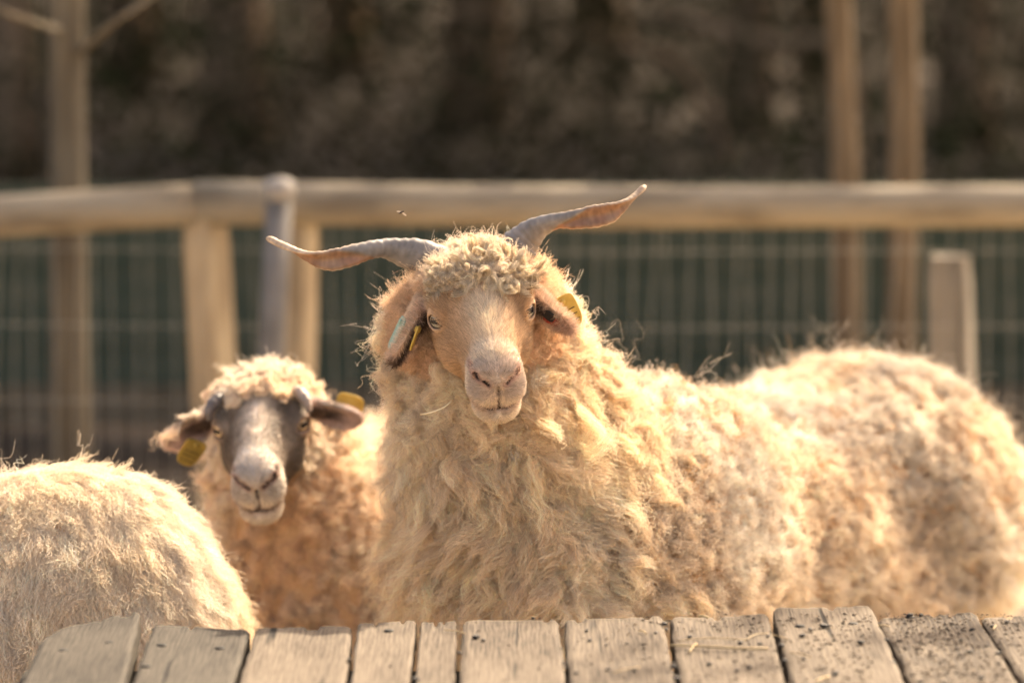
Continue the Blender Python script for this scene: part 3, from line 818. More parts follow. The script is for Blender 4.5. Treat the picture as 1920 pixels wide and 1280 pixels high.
EPAL = dict(cheek=(.62, .48, .36), side=(.18, .145, .115), bridge=(.55, .465, .38), muzzle=(.66, .585, .50), nose=(.36, .31, .265), pink=(.34, .17, .13), lid=(.36, .24, .18), lip=(.34, .22, .16), ear=(.52, .42, .36), earin=(.44, .32, .27), stripe=.024, mottle=.55)
ecol = lambda l: face_colour(l, EE, EPAL)
col = np.where(fa[:, None] > .02, lerp(WOOL_UNDER, ecol(L), fa[:, None]), WOOL_UNDER)
mesh_obj('body', V, F, M_SKIN, ewe, True, col)
es = (V, F, N); fl = Fleece(); rg = np.random.default_rng(21)
ww = (1 - fa) * facing(V, N, .2) * sstep(.08, .16, V[:, 2])
einh = (np.linalg.norm((L - (0, -.06, .0)) / (.14, .085, .11), axis=1) < 1).astype(float)
def p_ewe(p, n):
    return dict(len=.040 * (1 + .3 * vnoise(p * 9, 3)), lift=.5, grav=.5, flow=np.array([.15, -.1, -1.]) + .6 * vnoise3(p * 9, 5), amp=.006, freq=1.4, hel=.8, rc=.0080, tight=.42, crimp=.002, jit=.004, rand=.3, bend=.9, minl=.02,
                col=wool_colour(p, WOOL, WOOL_O * 1.08, .18, 10, 5))
locks(fl, es, ww * (1 - einh), 3800, 32, 10, p_ewe, rg, rad=(.0003, .00016))
def p_ewh(p, n):
    l = EF.loc(p)
    return dict(len=.015, lift=.45, grav=.9, flow=EF.vec((0, .5, -.6)) + .6 * vnoise3(p * 18, 5), amp=.004, freq=1.6, hel=1, rc=.006, tight=.5, crimp=.001, jit=.002, rand=.3, bend=.8, col=wool_colour(p, WOOL, WOOL_O * 1.1, .1, 14, 5))
locks(fl, es, ww * einh, 900, 34, 10, p_ewh, rg, rad=(.00036, .0002))
fl.build('fleece', M_WOOL, ewe)
def e_flow(p):
    l = EF.loc(p); f = np.stack([np.sign(l[:, 0]) * (.25 + 6 * np.abs(l[:, 0])), -1.0 + 0 * l[:, 0], .15 - 9 * np.clip(-l[:, 2], 0, .06)], -1)
    return f @ EF.M
fur(fl, es, fa * facing(V, N, .3) * eye_clear(L), 26000, e_flow, lambda p: ecol(EF.loc(p)), rg, .005)
fl.build('face_hair', M_FUR, ewe)
for s in (-1, 1): make_eye(EF, s, (.55, .42, .26), ewe)
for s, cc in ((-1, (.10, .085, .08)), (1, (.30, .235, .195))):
    pth = [EF.world((s * a, b, c)) for a, b, c in ((.046, -.034, .030), (.056, -.014, .040), (.064, .000, .038), (.069, .008, .030), (.070, .012, .020))]
    v_, f_ = tube(catmull(pth, 26), np.interp(np.linspace(0, 1, 26), [0, .5, 1], [.0100, .0085, .0035]) * (1 + .08 * np.sin(np.arange(26) * 1.7)), 14)
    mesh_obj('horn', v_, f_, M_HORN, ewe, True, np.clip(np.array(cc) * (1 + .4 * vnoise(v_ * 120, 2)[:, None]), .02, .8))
ear_tag(EF, ewe, M_OTAG, (-.101, .014, -.026), (-.55, .1, -.70), (.35, .9, -.1), .042, .034, 'yellow tag hanging below the ear', True)
ear_tag(EF, ewe, M_YTAG, (.124, -.016, .012), (.75, 0, -.25), (.0, .95, .2), .040, .034, 'yellow tag showing above the ear')

# ================================================================== THE SHEEP AT THE LEFT
lef = empty('sheep', (-.9, 5.03, 0), 'woolly rump of a pale sheep cut off by the left edge, behind the leftmost planks', 'sheep')
LF = Frame((-1.64, 4.98, .38), -85, 48, 0)
LE = [dict(base=(-.072, -.03, .0), tip=(-.13, -.01, -.02), n=(.1, .8, -.3), w=.022), dict(base=(.072, -.03, .0), tip=(.13, -.01, -.02), n=(-.1, .8, -.3), w=.022)]
lo_ = LF.o
LFd = Field(axis(-1.95, -.26, [(lo_[0] - .16, lo_[0] + .10)], .015, .005), axis(4.62, 5.45, [(lo_[1] - .15, lo_[1] + .15)], .015, .006), axis(-.01, .80, [(lo_[2] - .16, lo_[2] + .10)], .015, .006))
rc((-.66, 5.00, .415), .205, (-1.2, 5.06, .42), .20, .08, LFd)
el((-.565, 4.99, .425), (.198, .20, .228), .06, LFd)
el((-.57, 4.90, .33), (.15, .115, .17), .06, LFd)
rc((-1.2, 5.06, .43), .18, LF.world((0, -.1, -.02)), .10, .08, LFd)
for q in ((-.57, 4.90), (-.55, 5.10), (-1.2, 4.94), (-1.2, 5.14)):
    rc((q[0], q[1], .28), .07, (q[0], q[1] + .01, .17), .038, .05, LFd); rc((q[0], q[1] + .01, .17), .034, (q[0], q[1], .03), .025, .03, LFd)
    el((q[0], q[1] - .01, .022), (.033, .041, .026), .02, LFd)
rc((-.44, 5.01, .47), .045, (-.41, 5.02, .24), .03, .04, LFd)
LFd.displace(lambda p: (vnoise(p * 9, 1) * .008 + vnoise(p * 24, 2) * .003) * sstep(-.02, -.06, LF.loc(p)[:, 1]), .05)
head_field(LFd, LF, LE)
V, F = LFd.mesh(); N = vert_normals(V, F); L = LF.loc(V)
near = (np.abs(L[:, 0]) < .16) & (L[:, 1] > -.1) & (np.abs(L[:, 2]) < .13)
fa = np.where(near, face_amount(L, LE), 0.0)
col = np.where(fa[:, None] > .02, lerp(WOOL_UNDER, face_colour(L, LE, PAL), fa[:, None]), WOOL_UNDER)
mesh_obj('body', V, F, M_SKIN, lef, True, col)
lsf = (V, F, N); rg = np.random.default_rng(31)
ww = (1 - fa) * facing(V, N, .2) * sstep(.08, .16, V[:, 2]) * lerp(.12, 1, sstep(-1.1, -.95, V[:, 0]))
def p_left(p, n):
    return dict(len=.050 * (1 + .3 * vnoise(p * 9, 3)), lift=.28, grav=.6, flow=np.array([.35, -.1, -1.]) + .35 * vnoise3(p * 7, 5), amp=.0016, freq=1.0, hel=.6, rc=.0120, tight=.12, crimp=.0018, jit=.0026, rand=.07, bend=.3, minl=.03,
                col=wool_colour(p, np.array([.83, .69, .52]), WOOL, .2, 10, 9), stray=.015)
locks(fl, lsf, ww, 7500, 28, 10, p_left, rg, rad=(.00028, .00014))
def p_lefly(p, n):
    return dict(len=.04, lift=.4, grav=.6, flow=np.array([.2, 0, -.6]) + vnoise3(p * 20, 8), amp=.006, freq=1.4, hel=1, rc=.003, tight=.3, crimp=.003, jit=.008, rand=.5, bend=1.6, col=np.tile(WOOL, (len(p), 1)), stray=.2)
locks(fl, lsf, ww, 160, 3, 12, p_lefly, rg, rad=(.00022, .0001))
fl.build('fleece', M_WOOL, lef)
for s in (-1, 1): make_eye(LF, s, (.55, .42, .26), lef)

# ================================================================== THE PLANK PLATFORM
PZ = .56
def on_plane(px, py, z=PZ):
    a, b = P(px, py, 1.0), np.array([0, 0, CAMZ]); d = a - b
    return b + d * ((z - CAMZ) / d[2])
M_WOOD = wood_mat('weathered_plank', (.0198, .0145, .0106), (.0789, .0601, .0432), (.1373, .1093, .0805))
M_WOODG = wood_mat('grey_plank', (.0102, .0087, .0069), (.0334, .0282, .0218), (.0672, .0574, .0444))
M_NAIL = noise_mat('rusty_screw', (.003, .0025, .002), (.010, .008, .006), 200, .6)
plat = empty('plank_platform', (.3, 4.1, 0), 'low weathered timber platform of grey planks strewn with droppings and straw', 'platform')
#        far left, far right, y at far left/right, near left, near right (y=1280), dz, roll, material
PL = [(84, 269, 1180, 1149, 36, 238, .004, -4.5, 1), (286, 472, 1165, 1173, 244, 438, -.001, .8, 1), (478, 662, 1174, 1167, 446, 650, 0, 0, 0), (670, 783, 1165, 1160, 655, 769, .001, 0, 0),
      (787, 858, 1161, 1160, 776, 854, 0, 0, 0), (866, 1048, 1160, 1158, 861, 1062, .001, -.3, 0), (1055, 1244, 1160, 1152, 1067, 1268, .001, 0, 0), (1253, 1441, 1155, 1148, 1276, 1474, .001, -.3, 0),
      (1446, 1634, 1141, 1138, 1482, 1698, .004, 0, 0), (1642, 1828, 1154, 1144, 1709, 1912, 0, -.6, 0), (1834, 2015, 1154, 1143, 1920, 2120, 0, 0, 0), (2022, 2200, 1147, 1140, 2128, 2320, 0, 0, 0)]
YN = 3.55
def plank_z(px):      # top height at a pixel column
    for a, b, *q in PL:
        if a - 12 <= px <= b + 2: return PZ + q[4]
    return PZ
for i, (xl, xr, yl, yr, nl, nr_, dz, roll, mt) in enumerate(PL):
    A, B = on_plane(xl, yl), on_plane(xr, yr); C, D_ = on_plane(nl, 1280), on_plane(nr_, 1280)
    c = (A + B) / 2; rgp = np.random.default_rng(100 + i)
    th = .034; notch = [(rgp.uniform(.12, .88), rgp.uniform(.004, .012), rgp.uniform(.02, .05)) for _ in range(rgp.integers(1, 4))]
    prof = []      # unit profile round the section: (x in -1..1, z)
    cr = .006
    for a in np.linspace(-1, 1, 25): prof.append((a, 0, 0))
    prof = [(-1, -th), (-1, -cr), (-1, -cr * .45)] + [(x, 0) for x in np.linspace(-1, 1, 29)] + [(1, -cr * .45), (1, -cr), (1, -th)]
    prof = np.array(prof); m = len(prof)
    vs = np.concatenate([[0, .0012, .003, .006, .010, .016, .024], np.linspace(.04, 1, 40)])
    V = []
    for k, v in enumerate(vs):
        tt = v * 1.0
        for x, z in prof:
            s = (x + 1) / 2; dzn = [0]
            e0 = A + (B - A) * s; e1 = C + (D_ - C) * s
            Yt = e0[1] - v * (e0[1] - YN)
            q = (Yt - e0[1]) / (e1[1] - e0[1]); X = e0[0] + (e1[0] - e0[0]) * q
            # shrink to worn rounded edges
            vd = v * (e0[1] - YN)
            inx = (.006 if z > -.002 and abs(x) == 1 else (.0022 if abs(x) == 1 and z > -.004 else 0))
            rounding = .007 * max(0, 1 - vd / .007) ** 2
            corner = .020 * max(0, 1 - (vd / .024)) ** 1.5 * max(0, (abs(x) - .76) / .24) ** 2.2
            if i == 0 and x > .5: corner += .022 * ((x - .5) / .5) ** 2 * max(0, 1 - vd / .05)
            if i == 0 and x < -.4: corner += .055 * ((-x - .4) / .6) ** 2 * max(0, 1 - vd / .10)
            nx = vnoise(np.array([[X * 90, i * 7.3, 1.2]]), 3)[0]; n2 = vnoise(np.array([[X * 260, i * 3.1, 4.2]]), 5)[0]
            chip = (.0036 * nx + .0026 * n2 + .003) * max(0, 1 - vd / .03)
            for nq, nd, nl in notch:
                kk = max(0, 1 - abs(s - nq) / .042); chip += nd * kk * max(0, 1 - vd / nl); zn = -.004 * (kk > .2) * max(0, 1 - vd / nl) if z > -.002 else 0
                dzn[0] = min(dzn[0], zn)
            cup = -.0012 * (1 - x * x) + .0009 * vnoise(np.array([[X * 30, Yt * 8, i * 2.]]), 7)[0]
            zz = PZ + dz + z + dzn[0] + (cup if z > -.002 else 0) - (rounding if z > -.01 else -0 * rounding) - (inx * .5 if z == 0 and abs(x) == 1 else 0)
            W = (B - A)[0]
            zz += math.tan(R(roll)) * (-(x) * W / 2) if roll else 0
            edge = .0012 * vnoise(np.array([[Yt * 40, i * 5., x]]), 9)[0] if abs(x) == 1 else 0
            V.append((X + edge - x * .0012, Yt - corner - chip - (rounding * .3 if z > -.01 else 0), zz))
    V = np.array(V); F = []
    for k in range(len(vs) - 1):
        for j in range(m): F.append((k * m + j, k * m + (j + 1) % m, (k + 1) * m + (j + 1) % m, (k + 1) * m + j))
    F = [f[::-1] for f in F] + [tuple(range(m)), tuple(reversed([(len(vs) - 1) * m + j for j in range(m)]))]
    pl = mesh_obj('plank', V - c, F, M_WOODG if mt else M_WOOD, None, True)
    pl.location = Vector(c) - Vector(plat.location); pl.parent = plat
    md = pl.modifiers.new('split', 'EDGE_SPLIT'); md.split_angle = R(50)
    if i in (0, 1): tag(pl, ['outermost grey plank with a rounded worn corner', 'dark grey plank with mossy end'][i])
    if i == 0: scr = [(119, 1214), (206, 1206)]
    elif i == 1: scr = [(303, 1209), (412, 1213), (274, 1249)]
    elif i == 3: scr = [(729, 1181)]
    elif i == 8: scr = [(1500, 1172), (1600, 1168)]
    elif i == 9: scr = [(1706, 1155)]
    else: scr = []
    for (sx, sy) in scr:
        q = on_plane(sx, sy, PZ + dz); xx = (sx - (xl + xr) / 2) / ((xr - xl) / 2); q[2] += (math.tan(R(roll)) * (-xx * (B - A)[0] / 2) if roll else 0)
        v_, f_ = tube([q + (0, 0, -.012), q + (0, 0, .0004), q + (0, 0, .0010)], [.0058, .0058, .0048], 14)
        sc_o = mesh_obj('screw', v_, f_, M_NAIL, pl, False)
fr_ = [boxv((-.575, 4.36, PZ - .13), (1.05, 4.43, PZ - .042)), boxv((-.575, 3.62, PZ - .13), (1.05, 3.69, PZ - .042))]
for b in fr_: mesh_obj('beam', *b, M_WOODG, plat, False)
for x in (-.53, .2, .98):
    for y in (4.355, 3.615): mesh_obj('leg', *boxv((x - .04, y - .075 + .0, -.02), (x + .04, y - .002, PZ - .045)), M_WOODG, plat, False)

# droppings, straw and crumbs on the planks
M_DROP = noise_mat('dropping', (.008, .007, .006), (.035, .028, .022), 150, .45, .4)
M_STRAW = noise_mat('straw', (.30, .21, .10), (.46, .34, .18), 90, .55)
def pellet(sz, seed):
    V, F = [], []; nu, nv = 14, 9
    for i in range(nv + 1):
        a = math.pi * i / nv
        for j in range(nu):
            b = 2 * math.pi * j / nu; V.append((math.sin(a) * math.cos(b), math.sin(a) * math.sin(b), math.cos(a)))
    for i in range(nv):
        for j in range(nu): F.append((i * nu + j, (i + 1) * nu + j, (i + 1) * nu + (j + 1) % nu, i * nu + (j + 1) % nu))
    V = np.array(V); V = V * (1 + .16 * vnoise(V * 1.6 + seed * 3.1, seed))[:, None]
    return V * (sz, sz * .68, sz * .50), F
protos = []
drops = [(892, 1196, .0066), (906, 1201, .004), (1246, 1171, .0062), (1249, 1181, .004), (1262, 1247, .005), (1264, 1252, .0055), (1269, 1273, .006), (1293, 1195, .005), (1388, 1206, .005), (1425, 1208, .004), (1465, 1212, .0062), (1471, 1240, .0062),
         (1519, 1181, .005), (1544, 1175, .006), (1552, 1174, .004), (1504, 1193, .0055), (1614, 1206, .0062), (1507, 1236, .004), (1567, 1264, .006), (1660, 1202, .0058), (1652, 1195, .004), (1674, 1245, .0062), (1706, 1155, .006), (1727, 1154, .004),
         (1818, 1223, .005), (1802, 1200, .003), (1823, 1181, .004), (1861, 1175, .004), (1888, 1167, .005), (1872, 1226, .005), (1850, 1212, .003), (1905, 1170, .003), (1000, 1160, .0035), (1100, 1183, .004), (1106, 1201, .004), (1230, 1187, .004), (1136, 1210, .003), (862, 1225, .004),
         (655, 1237, .0042), (1058, 1244, .004), (1060, 1252, .003), (1175, 1207, .003), (1330, 1246, .0045), (1405, 1252, .005), (1382, 1258, .0045), (1440, 1194, .004), (1650, 1240, .004), (1725, 1280, .0045), (1840, 1272, .005), (1770, 1282, .005), (1190, 1258, .004), (1140, 1256, .0042), (780, 1275, .006), (1080, 1262, .0035)]
for k, (x, y, s) in enumerate(drops):
    if k < 8:
        v_, f_ = pellet(1.0, k); o_ = mesh_obj('dropping', v_, f_, M_DROP, None, True)
        protos.append(o_)
    else:
        o_ = protos[k % 8].copy(); COL.objects.link(o_)
    q = on_plane(x, y, plank_z(x))
    s *= .82; o_.scale = (s, s, s); o_.location = (q[0], q[1], q[2] + s * .38); o_.rotation_euler = (0, 0, rng.uniform(0, 6.28))
    tag(o_, 'small dark dropping lying on the weathered planks', 'dropping', 'droppings scattered on the planks')
V, F = [], []
for k in range(2000):      # fine dry crumbs, far more than one could count
    x = 1935 - abs(rng.normal(0, 330)) - rng.uniform(0, 60); y = rng.uniform(1150, 1300)
    if x < 640: continue
    q = on_plane(x, y, plank_z(x)); s = rng.uniform(.0005, .0023); a = rng.uniform(0, 6.28); b0 = len(V); el_ = rng.uniform(1, 2.6)
    for dx, dy, dz in ((-1, 0, 0), (0, -.6, 0), (1, 0, 0), (0, .6, 0), (0, 0, .8)):
        dx *= el_; V.append((q[0] + s * (dx * math.cos(a) - dy * math.sin(a)), q[1] + s * (dx * math.sin(a) + dy * math.cos(a)), q[2] - .0001 + s * dz))
    F += [(b0, b0 + 1, b0 + 4), (b0 + 1, b0 + 2, b0 + 4), (b0 + 2, b0 + 3, b0 + 4), (b0 + 3, b0, b0 + 4)]
M_CRUMB = noise_mat('crumbs', (.035, .026, .018), (.20, .14, .085), 400, .85)
tag(mesh_obj('crumbs', V, F, M_CRUMB, None, False), 'dry dark crumbs and dirt strewn over the planks', 'dirt', kind='stuff')
straws = [([(1256, 1209), (1310, 1212), (1380, 1216), (1440, 1215)], .0014, 'longest pale straw stalk lying across the planks'), ([(1292, 1222), (1306, 1206)], .0012, None), ([(1310, 1155), (1328, 1158)], .0014, 'short orange wood chip near a plank end'),
          ([(1530, 1277), (1554, 1268)], .0013, None), ([(833, 1180), (872, 1187)], .0007, None), ([(1198, 1181), (1212, 1187)], .0010, None), ([(1640, 1173), (1668, 1174)], .0009, None), ([(1270, 1201), (1330, 1197), (1400, 1199)], .0006, None),
          ([(1400, 1198), (1418, 1190), (1440, 1187)], .0005, None), ([(1447, 1190), (1476, 1198)], .0006, None), ([(1862, 1180), (1868, 1172)], .0010, None), ([(1480, 1222), (1520, 1231)], .0006, None), ([(1150, 1260), (1200, 1250)], .0006, None)]
for pts, r_, lb in straws:
    pw = catmull([on_plane(x, y, plank_z(x) + r_ + .0008) for x, y in pts], 12); pw[:, 2] += .0012 * np.sin(np.linspace(0, 3, 12))
    v_, f_ = tube(pw, r_, 7); o_ = mesh_obj('straw', v_ - pw[6], f_, M_STRAW, None, True); o_.location = Vector(pw[6])
    tag(o_, lb or 'thin pale straw piece lying on the weathered planks', 'straw', 'straw pieces on the planks')
pw = catmull([P(789, 777, 4.775), P(812, 772, 4.757), P(833, 763, 4.755), P(846, 752, 4.765)], 16)
M_STRAWP = noise_mat('bright_straw', (.74, .60, .36), (.86, .74, .50), 90, .5)
v_, f_ = tube(pw, .0008, 7); o_ = mesh_obj('straw', v_ - pw[8], f_, M_STRAWP, None, True); o_.location = Vector(pw[8])
tag(o_, "thin curved straw stuck in the wool of the ram's cheek", 'straw')

# a fly in the air by the horn
fp = P(753, 398, 4.86)
fly = empty('fly', fp, 'tiny dark fly hovering in the air above the ram', 'fly')
M_FLY = noise_mat('fly_body', (.03, .02, .015), (.09, .06, .04), 900, .4); M_WING = noise_mat('fly_wing', (.50, .42, .33), (.62, .52, .42), 700, .3)
v_, f_ = merge([(pellet(1, 3)[0] * (.0022, .0018, .0020), pellet(1, 3)[1]), (pellet(1, 4)[0] * (.0013, .0014, .0016) + (.0022, 0, .0012), pellet(1, 4)[1]), (pellet(1, 5)[0] * (.0020, .0016, .0016) + (-.0022, 0, -.0012), pellet(1, 5)[1])])
mesh_obj('body', v_ + fp, f_, M_FLY, fly, True)
for d in ((.0046, 0, -.0034), (-.0044, .0002, .0008)):
    v_, f_ = pellet(1, 6); d = np.array(d); a = nrm(d); b = nrm(np.cross(a, [0, 1, .1])); c = np.cross(a, b)
    mesh_obj('wing', fp + d * .75 + v_[:, :1] * a * .0034 + v_[:, 1:2] * b * .0017 + v_[:, 2:] * c * .0003, f_, M_WING, fly, True)

# ================================================================== GROUND, FENCES, TREES
M_SAND = noise_mat('sandy_ground', (.40, .31, .20), (.56, .46, .32), 6, .95, .5, 9, c3=(.48, .38, .255))
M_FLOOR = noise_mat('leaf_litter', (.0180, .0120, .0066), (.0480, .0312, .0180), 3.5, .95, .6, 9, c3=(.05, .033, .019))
def grid(x0, x1, y0, y1, nx, ny, z, amp, seed):
    X, Y = np.meshgrid(np.linspace(x0, x1, nx), np.linspace(y0, y1, ny), indexing='ij')
    p = np.stack([X.ravel(), Y.ravel(), np.zeros(X.size)], -1)
    p[:, 2] = z + amp * (vnoise(p * 1.3, seed) * .6 + vnoise(p * 4, seed + 1) * .3)
    i = np.arange(nx - 1)[:, None] * ny + np.arange(ny - 1)[None]; i = i.ravel()
    return p, np.stack([i, i + ny, i + ny + 1, i + 1], -1)
v_, f_ = grid(-150, 150, -40, 260, 3, 3, -.012, 0, 0); tag(mesh_obj('ground', v_, f_, M_SAND), kind='structure')
v_, f_ = grid(-3.2, 3.2, 1.0, 7.7, 110, 140, .0, .016, 3); tag(mesh_obj('pen_ground', v_, f_, M_SAND), kind='structure')
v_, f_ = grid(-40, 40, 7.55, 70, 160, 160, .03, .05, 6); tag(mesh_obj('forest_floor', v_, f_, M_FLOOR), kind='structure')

M_LOG = noise_mat('pale_log', (.1530, .1232, .0867), (.2550, .2167, .1598), 5, .85, .4, 8, stretch=(1, 4, 4), c3=(.25, .205, .145))
M_POST = noise_mat('post_wood', (.25, .185, .115), (.42, .33, .215), 7, .85, .4, 8, stretch=(4, 4, .7), c3=(.34, .255, .16))
M_POSTG = noise_mat('grey_post_wood', (.14, .12, .095), (.235, .20, .155), 7, .85, .4, 8, stretch=(4, 4, .7))
M_STEEL = noise_mat('galvanised_steel', (.125, .112, .098), (.185, .168, .15), 14, .45, 0, 5); M_STEEL.node_tree.nodes['Principled BSDF'].inputs['Metallic'].default_value = 0; M_STEEL.node_tree.nodes['Principled BSDF'].inputs['Roughness'].default_value = .7
M_CAP = noise_mat('pale_cap', (.25, .225, .195), (.31, .28, .245), 20, .5)
M_WIRE = noise_mat('fence_wire', (.34, .32, .28), (.46, .44, .38), 40, .5)
fen = empty('rail_fence', (0, 7.4, 0), 'wooden pen fence with a round top rail and wire mesh behind the sheep', 'fence')
def log(a, b, r0, r1, mat, name, parent, seed, lab=None, seg=20, n=28, wob=.006):
    t = np.linspace(0, 1, n)[:, None]; p = np.asarray(a) * (1 - t) + np.asarray(b) * t
    p = p + vnoise3(np.hstack([t * 4, t * 0, t * 0]), seed) * wob
    v_, f_ = tube(p, np.linspace(r0, r1, n) * (1 + .04 * vnoise(np.hstack([t * 9, t * 0 + seed, t * 0]), seed)), seg)
    o_ = mesh_obj(name, v_, f_, mat, parent, True)
    if lab: tag(o_, lab)
    return o_
FY = 7.4
log(P(-1500, 470, FY - .3), P(372, 386, FY), .040, .041, M_LOG, 'rail', fen, 1)
log(P(366, 384, FY), P(3700, 383, FY + .12), .043, .038, M_LOG, 'rail', fen, 2)
def post(px0, py0, px1, Yd, wd, dp, mat, name='post', rot=0, lab=None, parent=fen):
    """squared post from its top pixel down to the ground; px1 is where its axis passes y = 700"""
    top = P(px0, py0, Yd); mid = P(px1, 700, Yd); ax = mid - top; ax[1] = 0; ax = ax / -ax[2]; bot = top + ax * (top[2] + .05)
    V = []; n = 14; c_, s_ = math.cos(rot), math.sin(rot)
    for k in range(n):
        t = k / (n - 1); c = bot + (top - bot) * t; sh = 1 if k < n - 1 else .86
        for a, b in ((-1, -.8), (-.8, -1), (.8, -1), (1, -.8), (1, .8), (.8, 1), (-.8, 1), (-1, .8)):
            x, y = a * wd / 2 * sh, b * dp / 2 * sh; V.append((c[0] + x * c_ - y * s_, c[1] + x * s_ + y * c_, c[2] - (.006 if 0 < k == n - 2 else 0)))
    F = [(k * 8 + j, k * 8 + (j + 1) % 8, (k + 1) * 8 + (j + 1) % 8, (k + 1) * 8 + j) for k in range(n - 1) for j in range(8)] + [tuple(range(7, -1, -1)), tuple((n - 1) * 8 + j for j in range(8))]
    o_ = mesh_obj(name, V, F, mat, parent, False)
    if lab: tag(o_, lab)
    return o_
post(384, 395, 400, FY + .01, .060, .092, M_POST, rot=R(-28), lab='sunlit square corner post under the rail joint')
post(570, 405, 562, FY + .02, .045, .06, M_POST, rot=R(-28), lab='slim pale post beside the steel pole')
post(1780, 480, 1786, FY + .10, .078, .070, M_POSTG, rot=R(-20), lab='short grey post with a slanted sunlit top')
post(-240, 400, -240, FY + .02, .075, .075, M_POST); post(2120, 400, 2120, FY + .06, .075, .075, M_POST); post(3600, 400, 3600, FY + .12, .075, .075, M_POST); post(-1350, 470, -1350, FY - .26, .075, .075, M_POST)
V, F = [], []; prt = []
wx0, wx1 = P(-420, 600, FY + .06)[0], P(3620, 600, FY + .06)[0]
for x in np.arange(wx0, wx1, .039):
    j_ = rng.normal(0, .003); prt.append(tube([(x + j_, FY + .065, .02), (x + rng.normal(0, .004), FY + .062, .4), (x + rng.normal(0, .006), FY + .06, .715)], .00065, 5, False))
for z in np.arange(.06, .72, .15): prt.append(tube([(wx0, FY + .0615, z), (0, FY + .0625, z - .012), (wx1, FY + .0615, z)], .0007, 5, False))
v_, f_ = merge(prt); mesh_obj('wire_mesh', v_, f_, M_WIRE, fen, True)
# steel gate pole with its pale cap
t0, t1 = P(524, 352, 7.28), P(508, 700, 7.28); ax = (t1 - t0) / (t0[2] - t1[2]); bt = t0 + ax * (t0[2] + .03)
pole = empty('steel_pole', (bt[0], bt[1], 0), 'leaning grey steel pole with a round pale cap in front of the rail', 'pole')
v_, f_ = tube([bt, (bt + t0) / 2, t0], .0255, 24); mesh_obj('shaft', v_, f_, M_STEEL, pole, True)
v_, f_ = tube([t0 + (0, 0, -.022), t0 + (0, 0, -.018), t0 + (0, 0, .006), t0 + (0, 0, .016), t0 + (0, 0, .020)], [.026, .030, .030, .022, .006], 24); mesh_obj('cap', v_, f_, M_CAP, pole, True)

# dark green board fence at the wood's edge
M_GREEN = noise_mat('dark_green_boards', (.0449, .0626, .0408), (.0782, .0870, .0578), 6, .8, .2, 7, stretch=(.6, 3, 3))
M_BOT = noise_mat('bottom_board', (.10, .075, .045), (.17, .13, .085), 6, .85)
gf = empty('board_fence', (0, 9.0, 0), 'low dark green fence of horizontal boards behind the wire mesh', 'fence')
for k in range(6):
    z0 = .05 + k * .095; yy = 9.0 + (.006 if k % 2 else 0); w0 = rng.normal(0, .0008)
    v_, f_ = boxv((-3.2, yy, z0 + w0), (3.2, yy + .022, z0 + .0945 + w0)); mesh_obj('board', v_, f_, M_GREEN if k else M_BOT, gf, False)
for x in (-2.6, -1.3, 0.05, 1.42, 2.7):
    v_, f_ = boxv((x - .04, 9.03, -.03), (x + .04, 9.10, .60)); mesh_obj('post', v_, f_, M_GREEN, gf, False)

M_BARK = noise_mat('brown_bark', (.23, .145, .088), (.34, .22, .135), 9, .95, .9, 9, stretch=(2, 2, .5), c3=(.28, .18, .11), spec=.05)
M_BARKL = noise_mat('pale_bark', (.088, .070, .047), (.155, .127, .088), 9, .9, .6, 9, stretch=(3, 3, .5))
M_BARKT = noise_mat('tan_bark', (.115, .078, .043), (.215, .148, .086), 9, .9, .6, 9, stretch=(3, 3, .5))
def leaf_mat(name, c1, c2):
    m, n, l, b = new_mat(name); g = n.new('ShaderNodeNewGeometry'); cr = n.new('ShaderNodeValToRGB')
    cr.color_ramp.elements[0].color = (*c1, 1); cr.color_ramp.elements[1].color = (*c2, 1)
    l.new(g.outputs['Random Per Island'], cr.inputs[0]); l.new(cr.outputs[0], b.inputs['Base Color']); b.inputs['Roughness'].default_value = .85; b.inputs['Specular IOR Level'].default_value = .04
    return m
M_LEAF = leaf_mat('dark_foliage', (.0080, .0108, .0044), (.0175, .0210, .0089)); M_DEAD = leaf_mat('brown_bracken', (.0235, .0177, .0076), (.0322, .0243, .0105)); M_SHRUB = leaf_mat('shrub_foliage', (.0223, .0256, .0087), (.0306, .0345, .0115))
def leaves(c, n, size, rg, bent=.25):
    """n folded leaf blades at points c"""
    a = nrm(rg.normal(0, 1, (n, 3))); b = nrm(np.cross(a, rg.normal(0, 1, (n, 3)))); s = (size * rg.uniform(.6, 1.3, n))[:, None]
    nn = np.cross(a, b)
    V = np.stack([c - a * s * .6, c + b * s * .28 + nn * s * bent * .3, c + a * s * .6, c - b * s * .28 + nn * s * bent * .3], 1).reshape(-1, 3)
    return V, np.arange(n * 4).reshape(-1, 4)
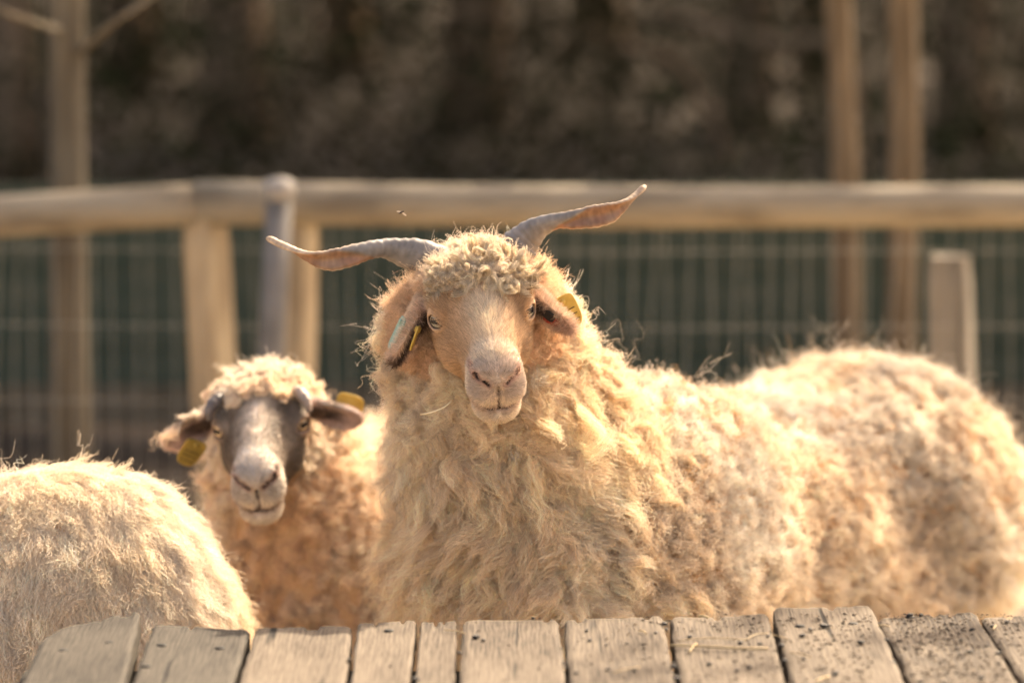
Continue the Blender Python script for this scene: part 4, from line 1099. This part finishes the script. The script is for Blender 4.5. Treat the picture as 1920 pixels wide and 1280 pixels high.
def tree(x, y, r, h, crown_r, crown_z, mat, label, seed, nleaf=1700, lean=0, limbs=5, extra=()):
    rg = np.random.default_rng(seed)
    t = empty('tree', (x, y, 0), label, 'tree', 'trees behind the pen')
    zz = np.linspace(-.1, h, 22); p = np.stack([x + lean * zz + .05 * vnoise(np.stack([zz * .7, zz * 0 + seed, zz * 0], -1), 1) * np.minimum(zz, 1.5), y + .04 * vnoise(np.stack([zz * .7, zz * 0 + seed, zz * 0], -1), 2), zz], -1)
    rad = r * (1 - .45 * np.clip(zz / h, 0, 1)) * (1 + .5 * np.exp(-np.clip(zz, 0, 9) / .12))
    prt = [tube(p, rad, 14)]; tips = []
    for k in range(limbs):
        z0 = rg.uniform(crown_z * .75, h * .9); b = p[np.argmin(np.abs(zz - z0))]; an = rg.uniform(0, 6.28); ln = crown_r * rg.uniform(.6, 1.05)
        e = b + np.array([math.cos(an) * ln, math.sin(an) * ln, rg.uniform(.2, .9) * ln]); m_ = (b + e) / 2 + (0, 0, -.08 * ln)
        prt.append(tube(catmull([b, m_, e], 9), np.linspace(r * .42, r * .1, 9), 8)); tips.append(e)
    for br in extra: prt.append(tube(catmull(br[0], 14), np.linspace(br[1], br[2], 14), 10))
    v_, f_ = merge(prt); mesh_obj('trunk', v_, f_, mat, t, True)
    cl = np.array([p[-1]] + tips + [p[-1] + rg.normal(0, .5, 3) * crown_r * (1, 1, .5) for _ in range(10)])
    c = cl[rg.integers(0, len(cl), nleaf)] + rg.normal(0, 1, (nleaf, 3)) * crown_r * .30
    c = c[c[:, 2] > crown_z * .8]
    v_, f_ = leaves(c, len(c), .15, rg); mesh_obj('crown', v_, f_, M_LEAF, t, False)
    return t
def gx(px, Y): return (px - 960) / FPX * Y * 1.01
tree(gx(124, 7.8), 7.8, .040, 5.0, .8, 4.2, M_BARKL, 'young pale-barked tree rising just behind the left part of the rail', 3, 700, -.006, 4,
     extra=[([P(150, 100, 7.8), P(205, 50, 7.37), P(300, -20, 7.4), P(420, -140, 7.5)], .008, .005), ([P(118, 60, 7.8), P(40, 34, 7.3), P(-80, -10, 7.25)], .007, .005)])
tree(gx(1585, 8.45), 8.45, .032, 9.0, 1.0, 7.4, M_BARKT, 'thinner darker of the two straight slim trunks at the right', 5, 600, 0, 3)
tree(gx(1677, 8.35), 8.35, .034, 9.0, 1.0, 7.4, M_BARKT, 'lighter tan one of the two straight slim trunks at the right', 6, 600, .001, 3)
TR = [(445, 16.6, .15, 'broad brown trunk in the dim wood left of the steel pole'), (885, 17.5, .14, 'reddish brown trunk in the dim wood straight above the ram'), (20, 15.0, .10, 'tan trunk at the left edge beyond the rail'), (1395, 17.0, .11, 'brown trunk in the dim wood above the right horn tip'), (1800, 16.4, .12, 'brown trunk in the dim wood near the right edge'),
      (650, 21, .13, None), (1120, 22, .14, None), (1540, 20, .12, None), (250, 20, .13, None), (1980, 18, .14, None), (-200, 15, .15, None), (2250, 15, .15, None), (2900, 17, .15, None), (3000, 21, .16, None), (2500, 20, .15, None)]
for k, (px, y, r, lb) in enumerate(TR):
    tree(gx(px, y), y, r, 6.5 + (k * 37 % 20) * .1, 2.2, 2.4, M_BARK, lb or 'dark tree standing deep in the shaded wood', 40 + k, 7000, rng.uniform(-.03, .03), 6)
# unseen slim tree added past the right edge to dapple the ram's flank
tree(3.22, 8.85, .045, 4.5, .50, 3.5, M_BARKT, 'unseen slim tree added beyond the right edge to shade the ram', 91, 300, 0, 6)
# fallen boughs among the trunks
for k, (a, b, c, r, lb) in enumerate([(P(1180, 90, 14.5), P(1270, 120, 14.6), P(1345, 250, 14.7), .026, 'curved bare bough arching through the dim wood'), (P(1340, 50, 14.2), P(1450, 80, 14.1), P(1580, 100, 14.0), .026, 'pale straight bough lying behind the slim trunks')]):
    c2 = c + (c - b) * .3; c2[2] = min(c2[2], .1)
    v_, f_ = tube(catmull([a + (a - b), a, b, c, c2], 24), np.linspace(r * .7, r * 1.1, 24), 10); tag(mesh_obj('bough', v_, f_, M_BARK, None, True), lb, 'branch')
# undergrowth of the wood, one mass
rg = np.random.default_rng(77); n = 120000
c = np.stack([rg.uniform(-7, 7, n), rg.uniform(12.0, 27, n), np.zeros(n)], -1)
dn = vnoise(c * (.8, .5, 1), 4); hgt = np.clip(np.where(c[:, 1] > 12.6, .85, .25) + .5 * dn + .05 * (c[:, 1] - 12), .05, 2.2)
c[:, 2] = rg.random(n) ** 1.3 * hgt
green = vnoise(c * .9, 12) + .25 * rg.normal(0, 1, n) > .05
for msk, mt, nm, lb in ((green, M_SHRUB, 'undergrowth', 'dark green undergrowth filling the shaded wood'), (~green, M_DEAD, 'bracken', 'brown dead bracken between the trunks of the wood')):
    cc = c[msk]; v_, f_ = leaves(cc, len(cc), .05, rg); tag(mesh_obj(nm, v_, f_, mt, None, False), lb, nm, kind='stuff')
